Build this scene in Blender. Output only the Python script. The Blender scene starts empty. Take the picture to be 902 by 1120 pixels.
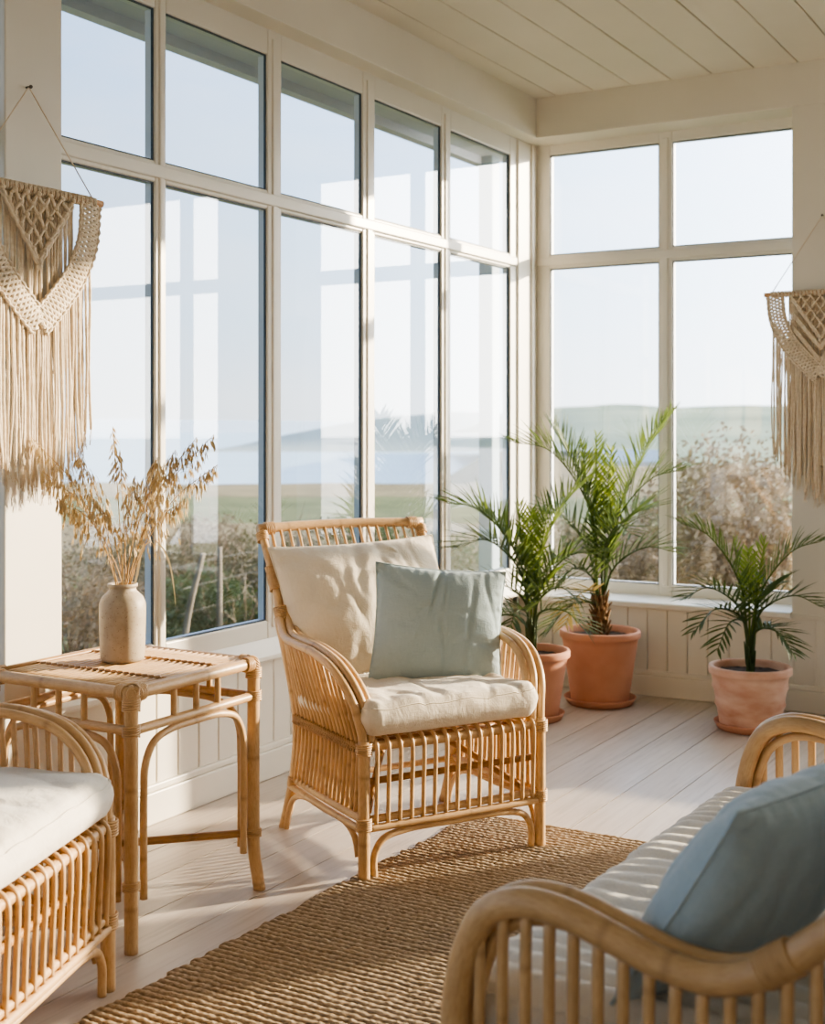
import bpy, math, random
import numpy as np
from mathutils import Vector, noise as mnoise
random.seed(7)
R = math.radians
scene = bpy.context.scene
COL = scene.collection

# ------------------------------------------------------------------ camera numbers (photo is 902x1120)
F, CX, HY, HC = 1418.0, 451.0, 467.0, 1.3
YAW = R(30.25)
SY, CY = math.sin(YAW), math.cos(YAW)
CAM = Vector((2.8638, -6.0060, HC))

def ray(px, py):
    X = (px - CX) / F
    return Vector((X * CY - SY, X * SY + CY, -(py - HY) / F))
def atd(px, py, d):
    return CAM + ray(px, py) * d
def atz(px, py, z):
    r = ray(px, py)
    return CAM + r * ((z - HC) / r.z)
def uv2w(u, v, z):            # u metres right, v metres forward of the camera's foot
    return Vector((CAM.x + u * CY - v * SY, CAM.y + u * SY + v * CY, z))
def depth_of(p):
    return -(p.x - CAM.x) * SY + (p.y - CAM.y) * CY

# ------------------------------------------------------------------ mesh builder
def spline(pts, n=40):
    P = [Vector(p) for p in pts]
    if len(P) < 3:
        return [P[0].lerp(P[-1], i / n) for i in range(n + 1)]
    Q = [P[0] * 2 - P[1]] + P + [P[-1] * 2 - P[-2]]
    segl = [max((P[i + 1] - P[i]).length, 1e-6) for i in range(len(P) - 1)]
    tot = sum(segl)
    out = []
    for i in range(len(P) - 1):
        k = max(2, int(round(n * segl[i] / tot)))
        p0, p1, p2, p3 = Q[i], Q[i + 1], Q[i + 2], Q[i + 3]
        d1 = max((p1 - p0).length, 1e-5) ** .5; d2 = max((p2 - p1).length, 1e-5) ** .5; d3 = max((p3 - p2).length, 1e-5) ** .5
        m1 = ((p1 - p0) / d1 - (p2 - p0) / (d1 + d2) + (p2 - p1) / d2) * d2
        m2 = ((p2 - p1) / d2 - (p3 - p1) / (d2 + d3) + (p3 - p2) / d3) * d2
        for j in range(k):
            t = j / k
            t2, t3 = t * t, t * t * t
            out.append(p1 * (2 * t3 - 3 * t2 + 1) + m1 * (t3 - 2 * t2 + t) + p2 * (-2 * t3 + 3 * t2) + m2 * (t3 - t2))
    out.append(P[-1])
    return out

class MB:
    def __init__(s):
        s.v = []; s.f = []; s.uv = []
    def box(s, x0, x1, y0, y1, z0, z1):
        b = len(s.v)
        s.v += [(x0, y0, z0), (x1, y0, z0), (x1, y1, z0), (x0, y1, z0), (x0, y0, z1), (x1, y0, z1), (x1, y1, z1), (x0, y1, z1)]
        for q in ((0, 3, 2, 1), (4, 5, 6, 7), (0, 1, 5, 4), (1, 2, 6, 5), (2, 3, 7, 6), (3, 0, 4, 7)):
            s.f.append([b + i for i in q]); s.uv.append([(0, 0)] * 4)
    def quad(s, a, b, c, d):
        n = len(s.v); s.v += [tuple(a), tuple(b), tuple(c), tuple(d)]
        s.f.append([n, n + 1, n + 2, n + 3]); s.uv.append([(0, 0), (1, 0), (1, 1), (0, 1)])
    def tube(s, pts, r, seg=10, caps=True, flat=1.0):
        P = [Vector(p) for p in pts]
        n = len(P)
        if not isinstance(r, (list, tuple)): r = [r] * n
        elif len(r) != n:
            r = [r[0] + (r[-1] - r[0]) * i / (n - 1) for i in range(n)] if len(r) == 2 else r
        t0 = (P[1] - P[0]).normalized()
        up = Vector((0, 0, 1)) if abs(t0.z) < .9 else Vector((1, 0, 0))
        nrm = (up - t0 * up.dot(t0)).normalized()
        b = len(s.v)
        off = random.random() * 50; u = off; us = []
        for i in range(n):
            t = (P[min(i + 1, n - 1)] - P[max(i - 1, 0)])
            t = t.normalized() if t.length > 1e-9 else t0
            nrm = nrm - t * nrm.dot(t)
            nrm = nrm.normalized() if nrm.length > 1e-6 else t.orthogonal().normalized()
            bi = t.cross(nrm)
            if i: u += (P[i] - P[i - 1]).length
            us.append(u)
            for k in range(seg):
                a = 2 * math.pi * k / seg
                s.v.append(tuple(P[i] + nrm * (math.cos(a) * r[i]) + bi * (math.sin(a) * r[i] * flat)))
        for i in range(n - 1):
            for k in range(seg):
                k2 = (k + 1) % seg
                s.f.append([b + i * seg + k, b + i * seg + k2, b + (i + 1) * seg + k2, b + (i + 1) * seg + k])
                va, vb = k / seg, (k + 1) / seg
                s.uv.append([(us[i], va), (us[i], vb), (us[i + 1], vb), (us[i + 1], va)])
        if caps:
            s.f.append([b + k for k in range(seg)][::-1]); s.uv.append([(us[0], 0)] * seg)
            s.f.append([b + (n - 1) * seg + k for k in range(seg)]); s.uv.append([(us[-1], 0)] * seg)
    def lathe(s, prof, c=(0, 0, 0), seg=48, wob=0.0):
        b = len(s.v); n = len(prof)
        for (r, z) in prof:
            for k in range(seg):
                a = 2 * math.pi * k / seg
                w = 1 + wob * math.sin(a * 3 + z * 20) if wob else 1
                s.v.append((c[0] + r * w * math.cos(a), c[1] + r * w * math.sin(a), c[2] + z))
        for i in range(n - 1):
            for k in range(seg):
                k2 = (k + 1) % seg
                s.f.append([b + i * seg + k, b + i * seg + k2, b + (i + 1) * seg + k2, b + (i + 1) * seg + k]); s.uv.append([(0, 0)] * 4)
    def sphere(s, c, r, n=6, m=8, sc=(1, 1, 1)):
        prof = []
        b = len(s.v)
        for i in range(n + 1):
            th = math.pi * i / n
            for k in range(m):
                a = 2 * math.pi * k / m
                s.v.append((c[0] + r * sc[0] * math.sin(th) * math.cos(a), c[1] + r * sc[1] * math.sin(th) * math.sin(a), c[2] - r * sc[2] * math.cos(th)))
        for i in range(n):
            for k in range(m):
                k2 = (k + 1) % m
                s.f.append([b + i * m + k, b + i * m + k2, b + (i + 1) * m + k2, b + (i + 1) * m + k]); s.uv.append([(0, 0)] * 4)
    def coil(s, c, axis, R0, r, n, pitch=None, flat=1.0):
        """a few close turns of thin cane around a joint"""
        axis = Vector(axis).normalized(); c = Vector(c)
        e1 = axis.orthogonal().normalized(); e2 = axis.cross(e1)
        pitch = pitch or r * 1.9
        pts = []
        st = 12
        for i in range(n * st + 1):
            a = 2 * math.pi * i / st
            pts.append(c + axis * ((i / st - n / 2) * pitch) + (e1 * math.cos(a) + e2 * math.sin(a) * flat) * R0)
        s.tube(pts, r, seg=5)
    def grid(s, fn, nu, nv, closed_v=False):
        b = len(s.v)
        for i in range(nu + 1):
            for j in range(nv + 1):
                s.v.append(tuple(fn(i / nu, j / nv)))
        for i in range(nu):
            for j in range(nv):
                a = b + i * (nv + 1) + j
                s.f.append([a, a + nv + 1, a + nv + 2, a + 1])
                u0, u1, v0, v1 = i / nu, (i + 1) / nu, j / nv, (j + 1) / nv
                s.uv.append([(u0, v0), (u1, v0), (u1, v1), (u0, v1)])
    def build(s, name, mat, parent=None, smooth=True, fix=False):
        me = bpy.data.meshes.new(name)
        me.from_pydata(s.v, [], s.f)
        uvl = me.uv_layers.new(name='UVMap')
        flat = [c for fc in s.uv for uv in fc for c in uv]
        uvl.data.foreach_set('uv', flat)
        me.polygons.foreach_set('use_smooth', [smooth] * len(me.polygons))
        me.materials.append(mat)
        me.update()
        o = bpy.data.objects.new(name, me)
        COL.objects.link(o)
        if parent is not None: o.parent = parent
        return o

def bevel(o, w=.004, seg=2):
    m = o.modifiers.new('bevel', 'BEVEL'); m.width = w; m.segments = seg; m.limit_method = 'ANGLE'
    return o
def tag(o, label=None, cat=None, group=None, kind=None):
    if label: o['label'] = label
    if cat: o['category'] = cat
    if group: o['group'] = group
    if kind: o['kind'] = kind
    return o
def empty(name, loc=(0, 0, 0), rz=0, **k):
    o = bpy.data.objects.new(name, None); COL.objects.link(o)
    o.location = loc; o.rotation_euler = (0, 0, rz); o.empty_display_size = .05
    return tag(o, **k)
def struct(name, mb, mat, parent=None, smooth=False):
    o = mb.build(name, mat, parent, smooth)
    if parent is None: o['kind'] = 'structure'
    return o
def kids(o): return [c for c in bpy.data.objects if c.parent == o]
def copy_tree(o, parent=None):
    c = o.copy(); COL.objects.link(c)
    if parent is not None: c.parent = parent
    for ch in kids(o): copy_tree(ch, c)
    return c

# ------------------------------------------------------------------ materials
def new_mat(name):
    m = bpy.data.materials.new(name); m.use_nodes = True
    nt = m.node_tree; nt.nodes.clear()
    out = nt.nodes.new('ShaderNodeOutputMaterial')
    b = nt.nodes.new('ShaderNodeBsdfPrincipled')
    nt.links.new(b.outputs[0], out.inputs[0])
    return m, nt, b
def N(nt, typ, **k):
    n = nt.nodes.new(typ)
    for a, v in k.items(): setattr(n, a, v)
    return n
def ramp(nt, fac, stops):
    r = nt.nodes.new('ShaderNodeValToRGB')
    el = r.color_ramp.elements
    while len(el) < len(stops): el.new(.5)
    for e, (p, c) in zip(el, stops):
        e.position = p; e.color = (*c, 1)
    nt.links.new(fac, r.inputs[0])
    return r.outputs[0]
def noise_node(nt, vec, scale, detail=3, rough=.5, dist=0):
    n = nt.nodes.new('ShaderNodeTexNoise'); n.inputs['Scale'].default_value = scale
    n.inputs['Detail'].default_value = detail; n.inputs['Roughness'].default_value = rough; n.inputs['Distortion'].default_value = dist
    if vec is not None: nt.links.new(vec, n.inputs['Vector'])
    return n.outputs['Fac']
def mapping(nt, vec, scale=(1, 1, 1), rot=(0, 0, 0)):
    m = nt.nodes.new('ShaderNodeMapping'); m.inputs['Scale'].default_value = scale; m.inputs['Rotation'].default_value = rot
    nt.links.new(vec, m.inputs['Vector']); return m.outputs[0]
def texco(nt, which='Object'): return nt.nodes.new('ShaderNodeTexCoord').outputs[which]
def bump(nt, h, bsdf, strength=.3, dist=.01):
    b = nt.nodes.new('ShaderNodeBump'); b.inputs['Strength'].default_value = strength; b.inputs['Distance'].default_value = dist
    nt.links.new(h, b.inputs['Height']); nt.links.new(b.outputs[0], bsdf.inputs['Normal'])
def mixc(nt, f, a, b, mode='MIX'):
    m = nt.nodes.new('ShaderNodeMix'); m.data_type = 'RGBA'; m.blend_type = mode
    if isinstance(f, (int, float)): m.inputs[0].default_value = f
    else: nt.links.new(f, m.inputs[0])
    for s, v in ((6, a), (7, b)):
        if isinstance(v, tuple): m.inputs[s].default_value = (*v, 1)
        else: nt.links.new(v, m.inputs[s])
    return m.outputs[2]
def mth(nt, op, a, b=None):
    m = nt.nodes.new('ShaderNodeMath'); m.operation = op
    for i, v in enumerate((a, b)):
        if v is None: continue
        if isinstance(v, (int, float)): m.inputs[i].default_value = v
        else: nt.links.new(v, m.inputs[i])
    return m.outputs[0]

def mat_paint(name, col, rough=.42, var=.04):
    m, nt, b = new_mat(name)
    v = noise_node(nt, texco(nt), 1.7, 4)
    c2 = tuple(max(0, c * (1 - var * 2)) for c in col)
    nt.links.new(ramp(nt, v, [(.3, c2), (.7, col)]), b.inputs['Base Color'])
    b.inputs['Roughness'].default_value = rough
    bump(nt, noise_node(nt, texco(nt), 60, 2), b, .03, .002)
    return m

def mat_rattan(name, light, mid, dark, gloss=.38):
    m, nt, b = new_mat(name)
    uv = texco(nt, 'UV')
    streak = noise_node(nt, mapping(nt, uv, (9, 5, 1)), 6, 4, .6)
    broad = noise_node(nt, mapping(nt, uv, (2.2, .3, 1)), 3, 2)
    obj = noise_node(nt, texco(nt), 9, 2)
    c = ramp(nt, streak, [(.25, mid), (.55, light), (.8, tuple(min(1, x * 1.08) for x in light))])
    c = mixc(nt, ramp(nt, broad, [(.4, (0, 0, 0)), (.75, (.6, .6, .6))]), c, mid)
    # cane nodes: narrow dark rings now and then along the length
    vor = nt.nodes.new('ShaderNodeTexVoronoi'); vor.voronoi_dimensions = '1D'; vor.inputs['Scale'].default_value = 3.4
    sep = nt.nodes.new('ShaderNodeSeparateXYZ'); nt.links.new(uv, sep.inputs[0])
    nt.links.new(sep.outputs[0], vor.inputs['W'])
    ring = ramp(nt, vor.outputs['Distance'], [(0, (1, 1, 1)), (.035, (.0, .0, .0))])
    c = mixc(nt, mth(nt, 'MULTIPLY', ring, .38), c, dark)
    c = mixc(nt, mth(nt, 'MULTIPLY', ramp(nt, obj, [(.45, (0, 0, 0)), (.8, (1, 1, 1))]), .35), c, dark)
    nt.links.new(c, b.inputs['Base Color'])
    b.inputs['Roughness'].default_value = gloss
    b.inputs['Specular IOR Level'].default_value = .4
    bump(nt, streak, b, .12, .002)
    return m

def mat_fabric(name, col, col2, weave=900, bstr=.25, sheen=.2):
    m, nt, b = new_mat(name)
    o = texco(nt)
    a = noise_node(nt, mapping(nt, o, (1, 1, .12)), 260, 2); c = noise_node(nt, mapping(nt, o, (.12, 1, 1)), 260, 2)
    slub = mth(nt, 'ADD', a, c)
    big = noise_node(nt, o, 7, 3)
    f = mth(nt, 'ADD', mth(nt, 'MULTIPLY', slub, .35), mth(nt, 'MULTIPLY', big, .3))
    nt.links.new(ramp(nt, f, [(.3, col2), (.7, col)]), b.inputs['Base Color'])
    b.inputs['Roughness'].default_value = .9
    b.inputs['Specular IOR Level'].default_value = .15
    b.inputs['Sheen Weight'].default_value = sheen
    wr = noise_node(nt, o, 16, 5, .6, .8)
    bump(nt, mth(nt, 'ADD', mth(nt, 'MULTIPLY', slub, .12), wr), b, bstr, .02)
    return m

def mat_simple(name, c1, c2, scale=8, rough=.7, detail=4, bs=.0, spec=.3, stretch=(1, 1, 1)):
    m, nt, b = new_mat(name)
    v = noise_node(nt, mapping(nt, texco(nt), stretch), scale, detail)
    nt.links.new(ramp(nt, v, [(.3, c1), (.7, c2)]), b.inputs['Base Color'])
    b.inputs['Roughness'].default_value = rough; b.inputs['Specular IOR Level'].default_value = spec
    if bs: bump(nt, v, b, bs, .01)
    return m

def mat_leaf(name, c1, c2, trans=(.35, .5, .08), tw=.45, scale=5):
    m = bpy.data.materials.new(name); m.use_nodes = True
    nt = m.node_tree; nt.nodes.clear()
    out = nt.nodes.new('ShaderNodeOutputMaterial'); b = nt.nodes.new('ShaderNodeBsdfPrincipled')
    v = noise_node(nt, texco(nt), scale, 3)
    nt.links.new(ramp(nt, v, [(.3, c1), (.7, c2)]), b.inputs['Base Color'])
    b.inputs['Roughness'].default_value = .5; b.inputs['Specular IOR Level'].default_value = .25
    t = nt.nodes.new('ShaderNodeBsdfTranslucent'); t.inputs[0].default_value = (*trans, 1)
    mx = nt.nodes.new('ShaderNodeMixShader'); mx.inputs[0].default_value = tw
    nt.links.new(b.outputs[0], mx.inputs[1]); nt.links.new(t.outputs[0], mx.inputs[2]); nt.links.new(mx.outputs[0], out.inputs[0])
    return m

M = {}
M['white'] = mat_paint('white_paint', (.76, .715, .625))
M['white_frame'] = mat_paint('white_window_paint', (.78, .74, .655), .35)
M['ceil'] = mat_paint('ceiling_paint', (.74, .69, .60), .6)
M['exterior'] = mat_paint('pale_blue_grey_exterior_paint', (.70, .71, .78), .6)
M['rebate'] = mat_paint('outer_frame_paint', (.80, .82, .84), .5)
M['gasket'] = mat_simple('dark_window_gasket', (.06, .075, .09), (.10, .12, .14), 5, .5)
M['rattan'] = mat_rattan('honey_rattan', (.66, .44, .235), (.52, .31, .14), (.25, .135, .055))
M['rattan_shaded'] = mat_rattan('backlit_shaded_rattan', (.56, .375, .20), (.43, .265, .125), (.22, .125, .055))  # honey rattan darkened: the loveseat's backlit shade is put into the colour
M['rattan_dark'] = mat_rattan('darker_cane', (.50, .28, .11), (.37, .19, .07), (.2, .1, .04))
M['cream'] = mat_fabric('cream_linen', (.80, .715, .59), (.72, .63, .50))
M['ivory'] = mat_fabric('ivory_cotton', (.80, .75, .67), (.73, .675, .59))
M['blue'] = mat_fabric('pale_blue_linen', (.40, .485, .50), (.345, .43, .45))
M['blue2'] = mat_fabric('dusty_blue_linen', (.37, .455, .505), (.315, .40, .45))
M['terra'] = mat_simple('terracotta', (.53, .25, .16), (.62, .325, .22), 6, .8, 5, .05)
M['terra_old'] = mat_simple('weathered_terracotta', (.52, .26, .17), (.74, .54, .43), 7, .85, 6, .05, .3, (1, 1, 2.2))
M['soil'] = mat_simple('dark_soil', (.03, .02, .014), (.09, .06, .04), 60, .95, 5, .8)
M['frond'] = mat_leaf('palm_frond', (.05, .095, .025), (.115, .17, .045), (.22, .29, .06), .28)
M['frond_dark'] = mat_leaf('palm_frond_dark', (.04, .075, .03), (.10, .14, .055), (.16, .22, .06), .24)
M['frond_young'] = mat_leaf('palm_frond_young', (.10, .16, .03), (.19, .27, .055), (.36, .43, .08), .36)
M['frond_dry'] = mat_leaf('palm_frond_dry', (.30, .22, .09), (.42, .34, .15), (.4, .3, .1), .3)
M['trunk'] = mat_simple('fibrous_trunk', (.09, .05, .025), (.26, .16, .08), 45, .95, 4, .8, .2, (1, 1, .3))
M['oat'] = mat_leaf('dried_oats', (.54, .40, .21), (.72, .57, .34), (.62, .48, .26), .28, 40)
M['straw'] = mat_simple('straw_stem', (.50, .30, .13), (.66, .45, .22), 30, .7)
M['cotton'] = mat_simple('macrame_cotton', (.68, .56, .42), (.80, .69, .54), 70, .95, 3, .4, .1)
M['dowel'] = mat_simple('dowel_wood', (.50, .27, .13), (.60, .36, .19), 14, .6, 4, 0, .3, (1, .1, 1))
M['nail'] = mat_simple('nail_metal', (.10, .09, .08), (.16, .15, .14), 10, .4)

def mat_stoneware():
    m, nt, b = new_mat('stoneware_glaze')
    o = texco(nt)
    v = noise_node(nt, o, 14, 6, .65)
    c = ramp(nt, v, [(.3, (.36, .285, .195)), (.6, (.47, .385, .28)), (.8, (.54, .45, .335))])
    sp = noise_node(nt, o, 170, 2, .6)
    c = mixc(nt, ramp(nt, sp, [(.63, (0, 0, 0)), (.70, (.75, .75, .75))]), c, (.20, .13, .08))
    nt.links.new(c, b.inputs['Base Color']); b.inputs['Roughness'].default_value = .5
    bump(nt, mth(nt, 'ADD', v, mth(nt, 'MULTIPLY', sp, .3)), b, .15, .004)
    return m
M['stoneware'] = mat_stoneware()

def mat_glass():
    m = bpy.data.materials.new('window_glass'); m.use_nodes = True
    nt = m.node_tree; nt.nodes.clear()
    out = nt.nodes.new('ShaderNodeOutputMaterial')
    fr = nt.nodes.new('ShaderNodeFresnel'); fr.inputs[0].default_value = 1.6
    k = mth(nt, 'MULTIPLY', fr.outputs[0], 1.75)
    k = nt.nodes.new('ShaderNodeClamp'); 
    mm = mth(nt, 'MULTIPLY', fr.outputs[0], 1.75); nt.links.new(mm, k.inputs[0])
    t = nt.nodes.new('ShaderNodeBsdfTransparent'); t.inputs[0].default_value = (.965, .975, .975, 1)
    g = nt.nodes.new('ShaderNodeBsdfGlossy'); g.inputs['Roughness'].default_value = 0.0; g.inputs[0].default_value = (1, 1, 1, 1)
    mx = nt.nodes.new('ShaderNodeMixShader')
    nt.links.new(k.outputs[0], mx.inputs[0]); nt.links.new(t.outputs[0], mx.inputs[1]); nt.links.new(g.outputs[0], mx.inputs[2])
    nt.links.new(mx.outputs[0], out.inputs[0])
    return m
M['glass'] = mat_glass()

PLANK = .17
def mat_floor():
    m, nt, b = new_mat('whitewashed_boards')
    o = texco(nt)
    sep = nt.nodes.new('ShaderNodeSeparateXYZ'); nt.links.new(o, sep.inputs[0])
    idx = mth(nt, 'FLOOR', mth(nt, 'DIVIDE', sep.outputs[0], PLANK))
    wn = nt.nodes.new('ShaderNodeTexWhiteNoise'); wn.noise_dimensions = '1D'; nt.links.new(idx, wn.inputs['W'])
    comb = nt.nodes.new('ShaderNodeCombineXYZ'); 
    nt.links.new(sep.outputs[0], comb.inputs[0]); nt.links.new(sep.outputs[1], comb.inputs[1]); nt.links.new(mth(nt, 'MULTIPLY', wn.outputs[0], 37.0), comb.inputs[2])
    grain = noise_node(nt, mapping(nt, comb.outputs[0], (16, .8, 1)), 3.2, 6, .6, .5)
    wear = noise_node(nt, mapping(nt, comb.outputs[0], (2.2, .8, 1)), 2.3, 4, .6)
    c = ramp(nt, grain, [(.25, (.30, .235, .18)), (.48, (.49, .41, .34)), (.8, (.57, .495, .425))])
    c = mixc(nt, ramp(nt, wear, [(.40, (0, 0, 0)), (.75, (.6, .6, .6))]), c, (.42, .345, .285))
    c = mixc(nt, .22, c, ramp(nt, wn.outputs[0], [(0, (.52, .46, .41)), (1, (.66, .61, .56))]))
    # knots
    vo = nt.nodes.new('ShaderNodeTexVoronoi'); vo.inputs['Scale'].default_value = 2.3
    nt.links.new(mapping(nt, comb.outputs[0], (3, .9, 1)), vo.inputs['Vector'])
    c = mixc(nt, ramp(nt, vo.outputs['Distance'], [(0, (.5, .5, .5)), (.07, (0, 0, 0))]), c, (.36, .27, .2))
    nt.links.new(c, b.inputs['Base Color'])
    nt.links.new(ramp(nt, wear, [(.3, (.30, .30, .30)), (.8, (.46, .46, .46))]), b.inputs['Roughness'])
    bump(nt, grain, b, .12, .003)
    return m
M['floor'] = mat_floor()
M['gap'] = mat_simple('dark_gap', (.05, .035, .025), (.07, .05, .035), 5, .9)

def mat_jute():
    m, nt, b = new_mat('jute')
    o = texco(nt)
    a = noise_node(nt, mapping(nt, o, (55, 110, 1)), 1, 4, .7)
    br = noise_node(nt, mapping(nt, o, (1.2, 9, 1)), 1.6, 3)
    c = ramp(nt, a, [(.25, (.20, .14, .09)), (.5, (.41, .31, .205)), (.75, (.62, .50, .37))])
    c = mixc(nt, ramp(nt, br, [(.35, (0, 0, 0)), (.7, (.55, .55, .55))]), c, (.47, .365, .25))
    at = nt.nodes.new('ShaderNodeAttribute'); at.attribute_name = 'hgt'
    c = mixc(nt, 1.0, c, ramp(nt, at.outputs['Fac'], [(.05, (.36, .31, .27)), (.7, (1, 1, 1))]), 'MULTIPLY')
    nt.links.new(c, b.inputs['Base Color']); b.inputs['Roughness'].default_value = .95; b.inputs['Specular IOR Level'].default_value = .1
    bump(nt, a, b, .6, .006)
    return m
M['jute'] = mat_jute()

# ------------------------------------------------------------------ setting: room
ZC = 2.967          # ceiling
ZS = 2.766          # underside of the perimeter beams
XR, YB = 5.2, -9.0  # right wall, end of the room behind the camera
YW = .19            # inner face of the back windows

# floor boards (one object, one mesh)
mb = MB()
x = -PLANK
while x < XR:
    mb.box(x + .0018, x + PLANK - .0018, YB, .02, -.03, 0)
    x += PLANK
fl = struct('floor', mb, M['floor'])
mb = MB(); mb.box(-.2, XR, YB, .2, -.10, -.012); struct('trim_1', mb, M['gap'])

# ceiling boards with grooves
mb = MB()
xx = -.2; i = 0
while xx < XR + .2:
    g = .003 if (i % 2) else .0014
    mb.box(xx + g, xx + .2 - .003, YB, .3, ZC, ZC + .02)
    xx += .2; i += 1
bevel(struct('ceiling', mb, M['ceil']), .003, 1)
mb = MB(); mb.box(-.3, XR + .1, YB, .4, ZC + .012, ZC + .12); struct('trim_2', mb, M['ceil'])

# beams
mb = MB(); mb.box(-.05, .09, YB, .0, ZS, ZC + .01); bevel(struct('trim_3', mb, M['white']), .004)
mb = MB(); mb.box(-.05, XR, .0, YW + .08, ZS, ZC + .01); bevel(struct('trim_4', mb, M['white']), .004)
# columns (the left one carries one hanging, the right one the other)
mb = MB(); mb.box(-.05, .09, -3.482, -3.268, 0, ZS + .001); bevel(struct('trim_5', mb, M['white']), .004)
mb = MB(); mb.box(1.372, 1.94, .0, YW + .06, .0, ZS + .001); bevel(struct('trim_6', mb, M['white']), .004)
mb = MB(); mb.box(3.26, 3.72, .0, YW + .06, .0, ZS + .001); bevel(struct('trim_7', mb, M['white']), .004)
# corner post
mb = MB(); mb.box(-.05, .004, -.045, YW + .02, .4, ZS); mb.box(-.05, .012, -.045, -.034, .4, ZS); mb.box(.004, .016, .115, .14, .4, ZS)
bevel(struct('trim_8', mb, M['white']), .003)

# wainscot walls with board grooves
def wains(a0, a1, pitch, put):
    a = a0
    while a < a1 - .001:
        b = min(a + pitch, a1)
        put(a + .0018, b - .0018)
        a = b
mb = MB()
wains(YB, .0, .108, lambda a, b: mb.box(-.035, -.02, a, b, .0, .475))
mb.box(-.12, -.026, YB, 0, 0, .475)
bevel(struct('wall_left', mb, M['white']), .003, 1)
mb = MB()
wains(-.02, XR, .1, lambda a, b: mb.box(a, b, -.002, .015, .0, .43))
mb.box(-.05, XR, .008, .30, 0, .43)
bevel(struct('wall_back', mb, M['white']), .003, 1)
mb = MB(); mb.box(XR, XR + .1, YB, .3, 0, ZC); struct('wall_right', mb, M['white'])
mb = MB(); mb.box(-.1, XR, YB - .1, YB, 0, ZC); struct('wall_front', mb, M['white'])

def baseboard(name, boxes):
    mb = MB()
    for b in boxes: mb.box(*b)
    bevel(struct(name, mb, M['white']), .005, 2)
baseboard('baseboard_left', [(-.03, .0, YB, .0, 0, .105), (-.03, -.006, YB, .0, .105, .128)])
baseboard('baseboard_back', [(-.03, XR, -.02, .01, 0, .10), (-.03, XR, -.013, .01, .10, .122)])
# window boards
mb = MB()
def sillp(prof, a0, a1, f):
    n = len(prof)
    b = len(mb.v)
    for a in (a0, a1):
        for p in prof: mb.v.append(f(p, a))
    for i in range(n):
        j = (i + 1) % n
        mb.f.append([b + i, b + j, b + n + j, b + n + i]); mb.uv.append([(0, 0)] * 4)
    mb.f.append([b + i for i in range(n)][::-1]); mb.uv.append([(0, 0)] * n)
    mb.f.append([b + n + i for i in range(n)]); mb.uv.append([(0, 0)] * n)
sillp([(-.06, .46), (.035, .448), (.04, .455), (.04, .468), (.033, .476), (.0, .522), (-.06, .53)], -3.268, .0, lambda p, a: (p[0], a, p[1]))
sillp([(-.06, .46), (.035, .448), (.04, .455), (.04, .468), (.033, .476), (.0, .522), (-.06, .53)], YB, -3.482, lambda p, a: (p[0], a, p[1]))
bevel(struct('trim_9', mb, M['white_frame']), .002, 2)
mb = MB()
sillp([(YW + .03, .42), (-.022, .42), (-.030, .427), (-.030, .447), (-.022, .453), (YW + .03, .462)], -.05, 1.372, lambda p, a: (a, p[0], p[1]))
sillp([(YW + .03, .42), (-.022, .42), (-.030, .427), (-.030, .447), (-.022, .453), (YW + .03, .462)], 1.94, 3.26, lambda p, a: (a, p[0], p[1]))
sillp([(YW + .03, .42), (-.022, .42), (-.030, .427), (-.030, .447), (-.022, .453), (YW + .03, .462)], 3.72, XR, lambda p, a: (a, p[0], p[1]))
bevel(struct('trim_10', mb, M['white_frame']), .002, 2)
# dado cap on the right column and the stretch of board wall under it
mb = MB(); mb.box(1.372, 1.94, -.012, .01, .425, .445); bevel(struct('trim_11', mb, M['white']), .003)

DEP = .036
def window(name, cells, zs, zbot, ztop, a0, a1, P, glass_d=.013):
    """cells: clear openings along the wall; zs: clear openings in height; P(a, depth, z) -> point, depth outward"""
    root = empty(name, (0, 0, 0)); root['kind'] = 'structure'
    mb = MB()
    def bx(A0, A1, d0, d1, Z0, Z1):
        p, q = P(A0, d0, Z0), P(A1, d1, Z1)
        mb.box(min(p[0], q[0]), max(p[0], q[0]), min(p[1], q[1]), max(p[1], q[1]), Z0, Z1)
    edges = [a0] + [e for c in cells for e in c] + [a1]
    for i in range(0, len(edges), 2): bx(edges[i], edges[i + 1], 0, DEP, zbot, ztop)
    zed = [zbot] + [e for c in zs for e in c] + [ztop]
    for (c0, c1) in cells:
        for i in range(0, len(zed), 2): bx(c0 - .001, c1 + .001, .0015, DEP, zed[i], zed[i + 1])
    # a bead proud of each mullion and of the transom
    for i in range(2, len(edges) - 2, 2):
        w = edges[i + 1] - edges[i]
        bx(edges[i] + w * .28, edges[i + 1] - w * .28, -.007, .004, zbot + .06, ztop - .04)
    zt = (zs[0][1] + zs[1][0]) / 2
    bx(a0 + .02, a1 - .02, -.010, .004, zt - .022, zt + .022)
    bevel(mb.build('window_frame', M['white_frame'], root, False), .006, 3)
    for (c0, c1) in cells:
        for (z0, z1) in zs:
            g = MB()
            g.quad(P(c0, glass_d, z0), P(c1, glass_d, z0), P(c1, glass_d, z1), P(c0, glass_d, z1))
            pane = g.build('glass_pane', M['glass'], root, False)
            mb = MB()
            e = .005
            for d0, d1 in ((glass_d - .004, glass_d + .003),):
                bx(c0, c0 + e, d0, d1, z0, z1); bx(c1 - e, c1, d0, d1, z0, z1)
                bx(c0, c1, d0, d1, z0, z0 + e); bx(c0, c1, d0, d1, z1 - e, z1)
            mb.build('gasket', M['gasket'], pane, False)
            mb = MB(); d0, d1, e = glass_d + .004, DEP + .006, .004
            bx(c0, c0 + e, d0, d1, z0, z1); bx(c1 - e, c1, d0, d1, z0, z1); bx(c0, c1, d0, d1, z0, z0 + e); bx(c0, c1, d0, d1, z1 - e, z1)
            mb.build('outer_rebate', M['rebate'], pane, False)
    return root
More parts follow.
